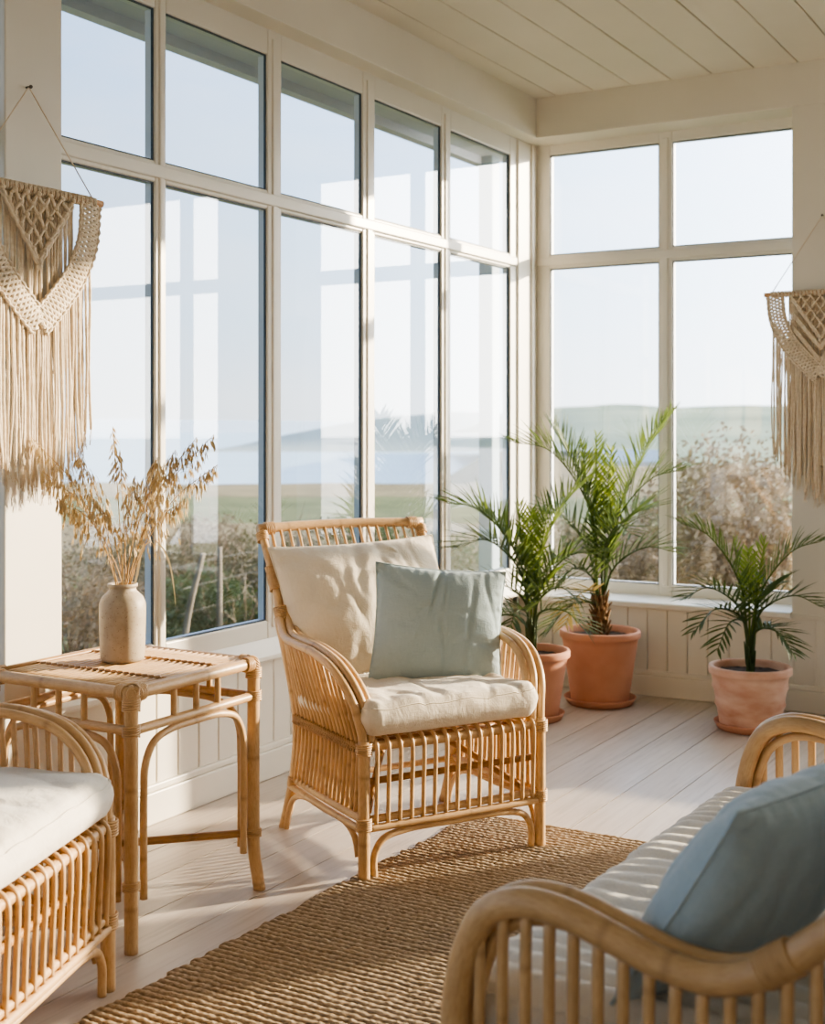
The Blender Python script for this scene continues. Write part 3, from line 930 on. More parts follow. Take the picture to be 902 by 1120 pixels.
# a couple of dry leaf blades
def blade(pts, name_label):
    root = MB()
    S = spline(pts, 20); n = len(S)
    b = len(root.v)
    for i, p in enumerate(S):
        w = .0045 * math.sin(math.pi * (.08 + .9 * i / (n - 1)))
        root.v += [tuple(p + Vector((w * .6, w * .4, 0))), tuple(p - Vector((w * .6, w * .4, 0)))]
    for i in range(n - 1):
        root.f.append([b + 2 * i, b + 2 * i + 1, b + 2 * i + 3, b + 2 * i + 2]); root.uv.append([(0, 0)] * 4)
    o = root.build('dry_grass_blade', M['oat'])
    tag(o, name_label, 'dried grass', 'dry leaf blades in the vase')
P_ = lambda x, y, d=0: atd(x, y, VD + d)
blade([VB + Vector((.008, .0, .08)), P_(150, 628), P_(158, 596), P_(172, 593), P_(184, 612), P_(191, 650), P_(192, 664)], 'long curled dry leaf bending right and hanging down beside the vase')
blade([VB + Vector((.002, .004, .08)), P_(134, 620), P_(133, 590), P_(142, 574)], 'short dry leaf blade standing in the middle of the bunch')

# ------------------------------------------------------------------ macrame hangings
def macrame(center, axis, out, half, drop_nail, zb_side, zb_mid, label, variant=0):
    """center: dowel middle; axis: unit vector along the dowel; out: unit vector off the wall"""
    root = empty('macrame_hanging', center)
    ax, ou = Vector(axis), Vector(out)
    W = lambda s, z, o=0: ax * s + ou * o + Vector((0, 0, z))
    mb = MB(); mb.tube([W(-half, 0), W(half, 0)], .0105, 14); mb.build('dowel', M['dowel'], root)
    mb = MB(); mb.tube([W(-half * .86, .010), W(0, drop_nail, -.024), W(half * .86, .010)], .0022, 6)
    for s in (-1, 1): mb.coil(W(s * half * .86, 0), ax, .0125, .0022, 3)
    mb.build('hanging_cord', M['cotton'], root)
    # lark's-head loops round the dowel
    mb = MB()
    nl = 26
    for k in range(nl):
        s = -half * .80 + 1.60 * half * k / (nl - 1)
        mb.coil(W(s, 0), ax, .0130, .0034, 2)
    mb.build('knot_row', M['cotton'], root)
    rr = .0040
    # fringe
    top_in = half * .50
    def fringe(s, z0, z1, o, r=rr):
        w1, w2 = random.uniform(-.008, .008), random.uniform(-.010, .010)
        pts = spline([W(s, z0, o), W(s + w1 * .3, z0 * .7 + z1 * .3, o + random.uniform(-.002, .004)), W(s + w1, z0 * .35 + z1 * .65, o + random.uniform(-.002, .006)), W(s + w2, z1, o + random.uniform(-.002, .006))], 16)
        m_ = MB(); n = len(pts)
        m_.tube(pts, [r * (1 + .15 * math.sin(i * 2.1)) for i in range(n)], 6)
        for q in range(4):   # frayed end
            e = pts[-1]; m_.tube([e, e + Vector((0, 0, -.02)) + ax * random.uniform(-.006, .006) + ou * random.uniform(-.004, .004), e + Vector((0, 0, -.045)) + ax * random.uniform(-.011, .011)], [.0012, .0005], 3)
        m_.build('fringe_cord', M['cotton'], root)
    def vz(s, z_end, z_mid):      # height of the V band's lower rim
        return z_mid + (z_end - z_mid) * min(1, abs(s) / (half * .8)) ** 1.25
    ve, vm = -.14, -.365
    # curtain behind the V
    for k in range(38):
        s = -half * .56 + 1.12 * half * k / 37
        fringe(s, -.01, vm - .06 + random.uniform(-.05, .02) if variant == 0 else zb_mid + .12, -.006, .0040)
    # cords falling from the V
    n = 58
    for k in range(n):
        s = -half * .84 + 1.6 * half * k / (n - 1)
        t = abs(s) / (half * .8)
        zb = zb_mid + (zb_side - zb_mid) * t ** 1.6 + random.uniform(-.035, .02)
        fringe(s + random.uniform(-.002, .002), vz(s, ve, vm) + .01, zb, .006 + random.uniform(-.004, .006), random.uniform(.0034, .0046))
    # braided V band
    mb = MB()
    wv = .036
    nst = 7
    for sd in (-1, 1):
        path = spline([W(sd * half * .80, -.008, .008), W(sd * half * .74, -.12, .012), W(sd * half * .56, -.22, .014), W(sd * half * .26, -.31, .016), W(0, vm - .01, .018)], 60)
        for j in range(nst):
            pts = []
            for i, p in enumerate(path):
                tn = (path[min(i + 1, len(path) - 1)] - path[max(i - 1, 0)]).normalized()
                nn = tn.cross(ou).normalized()
                ph = i * .42 + j * 2 * math.pi / nst
                pts.append(p + nn * (math.sin(ph) * wv) + ou * (math.cos(ph * 2) * .0045))
            mb.tube(pts, .0052, 6)
        for off in (-1, 1):
            mb.tube([p + (path[min(i + 1, len(path) - 1)] - path[max(i - 1, 0)]).normalized().cross(ou).normalized() * (off * wv * 1.05) + ou * .004 * math.sin(i * 1.9) for i, p in enumerate(path)], .0046, 6)
    mb.build('braided_band', M['cotton'], root)
    # knotted triangle under the dowel
    mb = MB()
    hw, hz = half * .50, -.185
    m = 7
    for k in range(m):
        a = -hw + 2 * hw * k / (m - 1)
        for dr in (-1, 1):
            # from (a, 0) run diagonally until the side of the triangle
            L = (hw - dr * a) / 2 if dr > 0 else (hw + a) / 2
            L = max(.0, L)
            if L < .006: continue
            zs = hz / hw
            pts = [W(a + dr * L * t, zs * L * t - .012, .012 + .004 * math.sin(t * 9 + k * 1.5)) for t in [i / 8 for i in range(9)]]
            mb.tube(pts, .0052, 6)
    for dr in (-1, 1):
        for q in (0, 1):
            mb.tube([W(dr * hw * (1 - t), hz * t - .016 - q * .011, .014 + .002 * math.sin(t * 40)) for t in [i / 24 for i in range(25)]], .0056, 6)
    for k in range(m):
        for j in range(m - k):
            u = -hw + 2 * hw * (k * .5 + j) / (m - 1); z = hz * k / (m - 1) - .012
            mb.sphere(W(u, z, .016), .0082, 5, 7)
    mb.sphere(W(0, hz - .03, .016), .010, 6, 8)
    mb.build('knotted_panel', M['cotton'], root)
    if variant:
        for zz in (-.24, -.30):
            mb = MB()
            for dr in (-1, 1):
                for q in range(3):
                    mb.tube([W(dr * half * .46 * (1 - t), zz + .15 - .15 * t - q * .009, .016 + .003 * math.sin(t * 30 + q)) for t in [i / 20 for i in range(21)]], .0046, 6)
            mb.build('knotted_chevron', M['cotton'], root)
    tag(root, label, 'wall hanging', 'macrame wall hangings')
    mb = MB(); mb.tube([W(0, drop_nail, -.037), W(0, drop_nail, -.018)], .003, 8); mb.sphere(W(0, drop_nail, -.016), .0055, 5, 8)
    nl_ = mb.build('nail', M['nail']); nl_.location = center
    return root, nl_
_, n1 = macrame((.125, -3.405, 1.962), (0, 1, 0), (1, 0, 0), .262, .292, -.66, -.82, 'cream macrame hanging with a deep braided V, on the white column at the left edge')
tag(n1, 'dark nail holding up the macrame hanging on the left column', 'nail')
_, n2 = macrame((1.513, -.040, 1.906), (1, 0, 0), (0, -1, 0), .256, .350, -.72, -.90, 'cream macrame hanging with nested chevrons and long fringe, on the column beside the far windows', 1)
tag(n2, 'small nail holding up the macrame hanging beside the far windows', 'nail')

# ------------------------------------------------------------------ potted palms
def leaflet(mb, p, d, nrm, L, w, droop):
    d = d.normalized(); sd = d.cross(nrm).normalized()
    b = len(mb.v); S = 4
    for i in range(S + 1):
        t = i / S
        c = p + d * (L * t) - Vector((0, 0, droop * L * t * t))
        ww = w * (.45 + 1.1 * t) if t < .4 else w * .89 * (1 - ((t - .4) / .6) ** 1.5)
        ww = max(ww, .0006)
        mb.v += [tuple(c + sd * ww + nrm * ww * .5), tuple(c), tuple(c - sd * ww + nrm * ww * .5)]
    for i in range(S):
        for k in (0, 1):
            a = b + i * 3 + k
            mb.f.append([a, a + 1, a + 4, a + 3]); mb.uv.append([(0, 0)] * 4)
def frond(base, tip, parent, origin, mat, Lm=.16, pairs=22, bow=.14, bare=.28, wid=.0054, fold=.5, seed=0):
    rnd = random.Random(seed)
    B = Vector(base) - origin; T = Vector(tip) - origin
    ch = T - B; L = ch.length
    horiz = Vector((ch.x, ch.y, 0))
    side0 = horiz.normalized() if horiz.length > .02 else Vector((.6, -.5, 0)).normalized()
    m1 = B + ch * .33 + Vector((0, 0, bow * L * .9)) - side0 * (bow * L * .55)
    m2 = B + ch * .70 + Vector((0, 0, bow * L * 1.0)) - side0 * (bow * L * .25)
    pts = spline([B, m1, m2, T], 48); n = len(pts)
    mb = MB(); mb.tube(pts, [.0058 * (1 - .85 * i / (n - 1)) + .0006 for i in range(n)], 6)
    for k in range(pairs):
        s = bare + (1 - bare) * (k + .5) / pairs
        f = s * (n - 1); i = min(n - 2, int(f)); p = pts[i].lerp(pts[i + 1], f - i)
        tan = (pts[min(n - 1, i + 2)] - pts[max(0, i - 1)]).normalized()
        side = tan.cross(Vector((0, 0, 1)))
        side = side.normalized() if side.length > .15 else tan.cross(Vector((.5, .8, 0))).normalized()
        upn = side.cross(tan).normalized()
        if upn.z < 0: upn = -upn
        q = (s - bare) / (1 - bare)
        ll = 1.12 * Lm * (.72 + .42 * math.sin(math.pi * min(1, q * 1.05))) * (1 if q < .86 else .78)
        for sd in (-1, 1):
            ang = 1.0 - .42 * q
            d = tan * math.cos(ang) + side * sd * math.sin(ang) * math.cos(fold) + upn * math.sin(ang) * math.sin(fold)
            d = d + Vector((rnd.uniform(-.12, .12), rnd.uniform(-.12, .12), rnd.uniform(-.12, .12)))
            leaflet(mb, p, d, upn, ll * rnd.uniform(.85, 1.12), wid * rnd.uniform(.8, 1.15), rnd.uniform(.02, .14))
    return mb.build('frond', mat, parent)

def pot(root, prof, mat, soil_r, soil_z):
    mb = MB(); mb.lathe(prof, (0, 0, 0), 72); mb.build('pot', mat, root)
    mb = MB()
    def so(u, v):
        r = soil_r * u; a = 2 * math.pi * v
        return (r * math.cos(a), r * math.sin(a), soil_z + .006 * mnoise.noise(Vector((r * math.cos(a) * 40, r * math.sin(a) * 40, 1))) )
    mb.grid(so, 14, 48); mb.build('soil', M['soil'], root)
def saucer(loc, r, mat, label):
    mb = MB(); mb.lathe([(0, .0), (r * .84, 0), (r * .90, .004), (r, .030), (r * 1.005, .034), (r * .985, .036), (r * .955, .032), (r * .87, .011), (0, .010)], (0, 0, 0), 72)
    o = mb.build('plant_saucer', mat); o.location = loc
    tag(o, label, 'saucer', 'terracotta saucers under the palm pots')
def pot_profile(H, rt, rb, rim=.035, lip=.012, rings=()):
    pr = [(0, .0), (rb * .92, 0), (rb, .006)]
    for i in range(1, 13):
        t = i / 12; z = .006 + (H - rim - .006) * t
        r = rb + (rt - lip - rb) * t
        pr.append((r, z))
        for q in rings:
            if abs(t - q) < .042: pr[-1] = (r + .006, z)
    pr += [(rt - .002, H - rim + .003), (rt, H - rim + .008), (rt, H - .008), (rt - .004, H), (rt - .014, H + .001), (rt - .02, H - .006), (rt - .024, H - .03), (rt - .035, H - .09), (0, H - .092)]
    return pr

def make_palm(name_label, px_base, H, rt, rb, mat, tips, trunk_h, trunk_r, dry=False, sauc=None, rings=(), Lm=.16, saucer_lab='', bare_tr=True, seed=0):
    loc = atz(px_base[0], px_base[1], 0); loc.z = .011
    root = empty('potted_palm', loc)
    D = depth_of(loc)
    pot(root, pot_profile(H, rt, rb, rings=rings), mat, rt - .022, H - .032)
    z0 = H - .035
    mb = MB()
    if dry:
        prof = []
        mb.tube(spline([(0, 0, z0 - .02), (.004, -.002, z0 + trunk_h * .5), (.0, .0, z0 + trunk_h)], 18), [trunk_r * (1.25 - .5 * i / 18) for i in range(20)][:len(spline([(0, 0, z0 - .02), (.004, -.002, z0 + trunk_h * .5), (.0, .0, z0 + trunk_h)], 18))], 14)
        rnd = random.Random(5)
        for k in range(46):     # old leaf bases
            a = k * 2.4; z = z0 + trunk_h * (k / 46) * .95
            d = Vector((math.cos(a), math.sin(a), 0)); r1 = trunk_r * (1.2 - .45 * k / 46)
            p = d * r1 * .8 + Vector((0, 0, z))
            mb.tube([p, p + d * .012 + Vector((0, 0, .022)), p + d * (.024 + .012 * rnd.random()) + Vector((0, 0, .045 + .02 * rnd.random()))], [.010, .003], 5)
        mb.build('trunk', M['trunk'], root)
    else:
        rnd = random.Random(6)
        mb.tube(spline([(0, 0, z0 - .02), (.0, .0, z0 + trunk_h)], 8), [trunk_r * 1.1, trunk_r * .8], 10)
        for k in range(12):
            a = k * 2.4; d = Vector((math.cos(a), math.sin(a), 0)); p = d * trunk_r * .7 + Vector((0, 0, z0 + trunk_h * k / 16))
            mb.tube([p, p + d * .006 + Vector((0, 0, .05)), p + d * .012 + Vector((0, 0, .10))], [.007, .003], 5)
        mb.build('trunk', M['frond_dark'], root)
    rnd = random.Random(seed)
    for i, tp in enumerate(tips):
        (px, py, dd, mt) = tp[:4]
        opt = tp[4] if len(tp) > 4 else {}
        T = atd(px, py, D + dd)
        zc = z0 + trunk_h * opt.get('h', rnd.uniform(.72, 1.0))
        a = math.atan2(T.y - loc.y, T.x - loc.x)
        B = loc + Vector((math.cos(a) * trunk_r * .5, math.sin(a) * trunk_r * .5, zc))
        fl_ = (T - B).length
        yg = mt == 'frond_young'
        frond(B, T, root, loc, M[mt], Lm * opt.get('L', 1) * (.68 if yg else 1.14), opt.get('n', max(12, int(fl_ * (30 if yg else 42)))), opt.get('bow', .14), opt.get('bare', .25), opt.get('w', .0072), opt.get('fold', .45), seed * 100 + i)
    tag(root, name_label, 'potted palm', 'palms in terracotta pots')
    if sauc: saucer((loc.x, loc.y, .0), sauc, M['terra'], saucer_lab)
    return root

make_palm('tallest potted palm, brown fibrous trunk in a smooth terracotta pot in the corner', (656, 769), .335, .190, .135, M['terra'], [
    (734, 452, .10, 'frond', {'bow': .10, 'L': .85, 'bare': .35}), (562, 484, -.05, 'frond', {'bow': .22, 'bare': .32}), (604, 468, .12, 'frond', {'bow': .12}),
    (652, 476, .02, 'frond_young', {'bow': .02, 'bare': .4, 'L': .8}), (636, 486, -.06, 'frond_young', {'bow': .03, 'bare': .42, 'L': .8}), (668, 492, .08, 'frond_young', {'bow': .04, 'bare': .42, 'L': .8}),
    (748, 514, -.05, 'frond', {'bow': .20}), (737, 604, -.12, 'frond_dark', {'bow': .22, 'L': .85}), (712, 556, .18, 'frond_dark', {'bow': .2}),
    (596, 560, .2, 'frond_dark', {'bow': .2}), (690, 585, -.3, 'frond_dark', {'bow': .3, 'L': .8}), (608, 640, -.22, 'frond_dark', {'bow': .3, 'L': .8}),
    (618, 684, -.28, 'frond_dry', {'bow': .35, 'L': .6, 'h': .6}), (600, 690, -.05, 'frond_dark', {'bow': .32, 'L': .7, 'h': .6})],
    .20, .030, True, .168, (), .17, 'broad terracotta saucer under the tallest palm in the corner', seed=1)
make_palm('potted palm half hidden behind the right arm of the middle armchair', (581, 786), .300, .172, .118, M['terra'], [
    (488, 550, -.10, 'frond', {'bow': .20, 'bare': .34}), (500, 600, -.22, 'frond_dark', {'bow': .26}), (527, 562, .1, 'frond', {'bow': .16}),
    (566, 552, .0, 'frond_young', {'bow': .03, 'bare': .42, 'L': .9}), (580, 560, .1, 'frond_young', {'bow': .03, 'bare': .42, 'L': .9}), (598, 562, -.05, 'frond_young', {'bow': .04, 'bare': .4}),
    (634, 530, .1, 'frond', {'bow': .14}), (652, 606, -.12, 'frond', {'bow': .22}), (632, 656, -.2, 'frond_dark', {'bow': .3}), (640, 690, -.1, 'frond_dark', {'bow': .35, 'L': .8}),
    (530, 650, -.1, 'frond_dark', {'bow': .3}), (524, 690, .1, 'frond_dark', {'bow': .3}), (556, 690, -.25, 'frond_dark', {'bow': .3, 'L': .8}), (612, 610, .2, 'frond', {'bow': .2})],
    .14, .022, False, .148, (), .155, 'terracotta saucer partly hidden behind the middle armchair', seed=2)
make_palm('smallest potted palm in a chalky weathered ringed pot, under the right-hand window by the column', (820, 797), .262, .176, .128, M['terra_old'], [
    (744, 572, -.02, 'frond', {'bow': .18}), (898, 592, -.05, 'frond', {'bow': .18}), (802, 590, .04, 'frond_young', {'bow': .02, 'bare': .42, 'L': .85}), (836, 590, .0, 'frond_young', {'bow': .02, 'bare': .42, 'L': .85}),
    (818, 600, -.08, 'frond_young', {'bow': .02, 'bare': .4, 'L': .8}), (746, 656, -.12, 'frond_dark', {'bow': .28, 'L': .8}), (758, 692, -.18, 'frond_dark', {'bow': .34, 'L': .7}),
    (898, 664, -.1, 'frond_dark', {'bow': .28, 'L': .8}), (868, 716, -.2, 'frond_dark', {'bow': .36, 'L': .7}), (784, 712, -.24, 'frond_dark', {'bow': .36, 'L': .7}), (848, 640, .18, 'frond_dark', {'bow': .2}), (856, 700, .1, 'frond_dark', {'bow': .3, 'L': .7})],
    .15, .017, False, .152, (.78, .45), .125, 'terracotta saucer under the smallest palm near the far wall', seed=3)

# ------------------------------------------------------------------ loveseat at the lower right
def make_loveseat():
    Y0, Y1 = -4.30, -2.94
    X0 = 1.945
    root = empty('rattan_loveseat', (2.2 + .022, (Y0 + Y1) / 2, .011))
    o = Vector((2.2, (Y0 + Y1) / 2, .011)); root.rotation_euler.z = R(-2.2)
    RM = M['rattan_shaded']; RD = M['rattan_dark']
    def one(name, pts, r, mat=RM, n=24, seg=12, parent=root):
        mb = MB(); mb.tube(spline([Vector(p) - o for p in pts], n), r, seg); return mb.build(name, mat, parent)
    arm = [(1.940, .010), (1.940, .20), (1.940, .34), (1.944, .44), (1.962, .52), (1.992, .578), (2.045, .606), (2.115, .607), (2.20, .585), (2.275, .565), (2.345, .562), (2.415, .588), (2.475, .635), (2.555, .705), (2.63, .81)]
    for y, sd in ((Y0, -1), (Y1, 1)):
        fr = one('arm', [(x, y, z) for x, z in arm], .0225, n=90, seg=14)
        one('inner_cane', [(x + .004, y + (.036 if sd < 0 else -.036), z + .004) for x, z in arm[1:]], .0190, n=90, parent=fr)
        one('inner_cane', [(x + .022, y + (.018 if sd < 0 else -.018), z - .026) for x, z in arm[1:9]], .0100, n=70, parent=fr)
        S = spline([Vector((x, y, z)) for x, z in arm], 200)
        for k in range(17):
            xx = 1.985 + .038 * k
            if xx > 2.57: break
            top = min((p for p in S if p.z > .45), key=lambda p: abs(p.x - xx))
            one('spindle', [(xx, y, .25), (xx, y + .004 * sd, .42), (xx, y, top.z - .006)], .0092, n=10, seg=9)
        one('lower_rail', [(1.94, y, .25), (2.58, y, .25)], .0145)
        one('leg', [(2.60, y, .0), (2.59, y, .30), (2.585, y, .5), (2.60, y, .76)], .020)
        mb = MB(); mb.coil(Vector((2.43, y, .602)) - o, (.8, 0, .55), .0245, .0032, 9); mb.build('binding', RM, root)
        mb = MB(); mb.coil(Vector((1.94, y, .25)) - o, (0, 0, 1), .0255, .0034, 6); mb.build('binding', RM, root)
    one('seat_rail', [(1.94, Y0, .315), (1.94, Y1, .315)], .016)
    one('front_rail', [(1.94, Y0, .15), (1.94, Y1, .15)], .014)
    n = 34
    for k in range(n):
        y = Y0 + .03 + (Y1 - Y0 - .06) * k / (n - 1)
        one('apron_cane', [(1.932, y, .15), (1.928, y, .30), (1.934, y, .335), (1.97, y, .338)], .0066, n=12, seg=7)
    one('seat_rail', [(2.585, Y0, .315), (2.585, Y1, .315)], .016)
    one('back_rail', [(2.64, Y0, .815), (2.655, (Y0 + Y1) / 2, .82), (2.64, Y1, .815)], .020)
    for k in range(26):
        y = Y0 + .05 + (Y1 - Y0 - .1) * k / 25
        one('back_spindle', [(2.585, y, .315), (2.60, y, .55), (2.645, y, .81)], .0075, n=8, seg=7)
    mb = MB()
    for k in range(14):
        x = 1.97 + .60 * k / 13
        mb.tube([Vector((x, Y0, .322)) - o, Vector((x, Y1, .322)) - o], .008, 6)
    mb.build('seat_deck', RD, root)
    tag(root, 'rattan loveseat cut off at the lower right, seen from behind its sweeping near arm', 'loveseat')
    return root
make_loveseat()
mb, seam = box_cushion(1.27, .62, .125, seed=8, nu=190, nv=70, crown=.016, wr=.004, ribs=('x', .010, .052), rnd=.05)
lc = mb.build('seat_cushion', M['ivory'])
t = MB(); t.tube(seam, .003, 6); t.build('piping', M['ivory'], lc)
lc.location = (1.936, -3.61, .343); lc.rotation_euler.z = R(-92.2)
tag(lc, 'long ivory channelled seat cushion on the loveseat', 'cushion')
mb, _s = box_cushion(.60, .10, .36, seed=9, nu=40, nv=24, crown=.0, wr=.003, rnd=.06)
o_ = mb.build('back_cushion', M['ivory']); o_.location = (2.635, -3.92, .475); o_.rotation_euler = (0, 0, R(90)); 
tag(o_, 'ivory back cushion of the loveseat in shade behind the blue pillow, at the right edge', 'cushion')
cr = [(-.9, .9, R(-50), .9, .1, .012), (.0, 1.0, R(-80), .8, .1, .01), (-.6, .95, R(-95), .8, .06, .008)]
mb = pillow_mesh(.47, .385, .18, .05, 11, creases=cr, wr=.005, power=.5)
bq = mb.build('blue_cushion', M['blue2'])
t = MB(); t.tube(piped_edge(.47, .385, .05, 0), .003, 6); t.build('seam', M['blue2'], bq)
tag(bq, 'plump dusty blue linen cushion leaning in the near corner of the loveseat', 'cushion')
BL = Vector((2.165, -4.235, .462)); phi = R(74)
bq.rotation_euler = (R(33), 0, phi)
cdir = Vector((math.cos(phi), math.sin(phi), 0))
bq.location = BL + cdir * .235

# ------------------------------------------------------------------ outside
M['meadow'] = mat_simple('meadow_grass', (.125, .10, .055), (.24, .195, .11), .8, .95, 8, 0, .1, (1, 1, 1))
M['lawn'] = mat_simple('green_lawn', (.085, .105, .045), (.15, .17, .075), 3, .95, 8, 0, .1)
M['sea'] = mat_simple('pale_sea', (.36, .47, .55), (.44, .55, .62), .004, .35, 3, 0, .3, (1, 6, 1))
M['headland'] = mat_simple('hazy_headland', (.33, .37, .36), (.40, .43, .40), .008, 1, 5, 0, 0)  # aerial haze is mixed into the base colours of the hill layers
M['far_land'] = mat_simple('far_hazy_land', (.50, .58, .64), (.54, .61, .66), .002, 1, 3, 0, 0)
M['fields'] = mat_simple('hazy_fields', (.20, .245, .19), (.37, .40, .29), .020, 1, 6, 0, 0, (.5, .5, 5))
M['shrub_a'] = mat_leaf('scrub_olive', (.10, .09, .05), (.19, .165, .095), (.13, .115, .05), .25, 2)
M['shrub_b'] = mat_leaf('scrub_green', (.07, .095, .045), (.135, .165, .08), (.12, .15, .05), .2, 2)
M['shrub_c'] = mat_leaf('scrub_brown', (.19, .145, .095), (.33, .26, .18), (.22, .16, .09), .25, 2)
M['twig'] = mat_simple('bare_twig', (.16, .125, .09), (.26, .215, .16), 8, .9)
M['post'] = mat_simple('weathered_post', (.15, .125, .095), (.23, .195, .15), 8, .9)
M['wire'] = mat_simple('fence_wire', (.10, .10, .09), (.14, .14, .13), 4, .8)
M['house_white'] = mat_simple('white_render', (.75, .76, .76), (.8, .8, .8), 2, .8)
M['slate'] = mat_simple('slate_roof', (.36, .43, .48), (.42, .48, .52), 3, .8)

GZ = -.48
def ground_h(u, v):
    z = GZ + .10 * mnoise.noise(Vector((u * .12, v * .12, 3))) + .03 * mnoise.noise(Vector((u * .7, v * .7, 1)))
    q = u / max(v, 1)
    w = min(1, max(0, (.06 - q) / .10))       # toward the sea the land drops away
    edge = 42 + 5 * mnoise.noise(Vector((u * .05, 0, 7)))
    if v > edge: z -= w * min(26, (v - edge) * .55)
    if v > 60: z -= (1 - w) * min(5, (v - 60) * .05)
    return z
def terrain(name, u_of, vs, nu, mat, lab=None):
    mb = MB(); m = len(vs) - 1
    def fn(a, b):
        k = b * m; i = min(m - 1, int(k)); v = vs[i] + (vs[i + 1] - vs[i]) * (k - i)
        u = u_of(a, v); return uv2w(u, v, ground_h(u, v))
    mb.grid(fn, nu, m)
    return struct(name, mb, mat, smooth=True)
vs = [3 + .5 * i for i in range(26)]
terrain('ground', lambda a, v: (-1 + 2 * a) * 14, [-4] + vs, 60, M['lawn'])
M['pasture'] = mat_simple('rough_pasture', (.07, .085, .035), (.14, .15, .07), .9, .95, 8, 0, .1, (1, 1, 1))
def strip(name, v0, v1, step, mat):
    n = max(2, int(round((v1 - v0) / step)))
    terrain(name, lambda a, v: (-1 + 2 * a) * (v * .75 + 6), [v0 + (v1 - v0) * i / n for i in range(n + 1)], 90, mat)
strip('scrub_field', 15.5, 24, 1.2, M['meadow'])
strip('pasture_field', 24, 33, 1.2, M['pasture'])
strip('meadow_field', 33, 360, 4, M['meadow'])

SEA = -25.0
mb = MB()
mb.grid(lambda a, b: uv2w(-9000 + 12000 * a, 60 + 11000 * b * b, SEA), 20, 40)
struct('sea', mb, M['sea'])

def hill(name, ridge, v, depth, base_z, mat, tail=True):
    """ridge: (px, py) skyline as seen along the coast; the hill stands at distance v, its foot nearer by `depth`"""
    mb = MB()
    R_ = spline([Vector((p[0], p[1], 0)) for p in ridge], 90); n = len(R_)
    def fn(a, b):
        k = a * (n - 1); i = min(n - 2, int(k)); p = R_[i].lerp(R_[i + 1], k - i)
        top = HC - (p.y - HY) / F * v
        t = b
        if t <= .6:
            s = t / .6
            vv = v - depth * (1 - s); z = base_z + (top - base_z) * (s * s * (3 - 2 * s) * .5 + s * .5)
            u = (p.x - CX) / F * v
            z += (1 - s) * s * 6 * mnoise.noise(Vector((u * .01, vv * .01, 2.0)))
        else:
            s = (t - .6) / .4
            vv = v + depth * s * .8; z = top + (base_z - top) * s * s; u = (p.x - CX) / F * v
        return uv2w(u, vv, z)
    mb.grid(fn, 120, 24)
    return struct(name, mb, mat, smooth=True)
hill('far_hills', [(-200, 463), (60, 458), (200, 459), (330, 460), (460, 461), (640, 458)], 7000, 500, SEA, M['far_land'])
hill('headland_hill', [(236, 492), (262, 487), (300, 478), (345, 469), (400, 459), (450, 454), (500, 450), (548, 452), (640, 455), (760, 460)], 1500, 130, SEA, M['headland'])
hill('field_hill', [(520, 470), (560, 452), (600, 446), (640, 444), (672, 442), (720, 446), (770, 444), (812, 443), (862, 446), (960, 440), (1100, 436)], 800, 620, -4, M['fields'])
# hedgerow lines on the far slope
def shrub(name, px, py_base, v, h, w, mat, label, cat, group, n=900, leaf=.03, twigs=10, seed=0, flatten=.8):
    rnd = random.Random(seed)
    u = (px - CX) / F * v
    loc = uv2w(u, v, ground_h(u, v))
    root = empty(name, loc)
    mb = MB()
    lobes = [(Vector((rnd.uniform(-.5, .5) * w * .8, rnd.uniform(-.4, .4) * w * .6, h * rnd.uniform(.35, .75))), rnd.uniform(.28, .5) * min(w, h)) for _ in range(7)]
    for i in range(n):
        c, r = rnd.choice(lobes)
        d = Vector((rnd.gauss(0, 1), rnd.gauss(0, 1), rnd.gauss(0, 1))).normalized()
        p = c + d * r * rnd.uniform(.55, 1.08); p.z = max(.03, p.z)
        a = Vector((rnd.gauss(0, 1), rnd.gauss(0, 1), rnd.gauss(0, 1))).normalized(); b = a.orthogonal().normalized()
        L = leaf * rnd.uniform(.6, 1.4)
        mb.quad(p - a * L - b * L * .4, p - a * L * .2 + b * L * .6, p + a * L + b * L * .2, p + a * L * .1 - b * L * .6)
    mb.build('foliage', mat, root, False)
    mb = MB()
    for k in range(twigs):
        a = rnd.random() * 6.28; q = rnd.uniform(.3, 1)
        e = Vector((math.cos(a) * w * .45 * q, math.sin(a) * w * .35 * q, h * rnd.uniform(.6, 1.12)))
        mb.tube(spline([Vector((e.x * .1, e.y * .1, 0)), e * .5 + Vector((rnd.uniform(-.05, .05), 0, .05)), e], 8), [.010, .002], 5)
        for j in range(3):
            s = e * rnd.uniform(.5, .9); mb.tube([s, s + Vector((rnd.uniform(-.15, .15), rnd.uniform(-.15, .15), rnd.uniform(.08, .25)))], [.004, .001], 4)
    mb.build('branches', M['twig'], root)
    tag(root, label, cat, group)
    return root
G1 = 'scrub bushes beyond the long window'
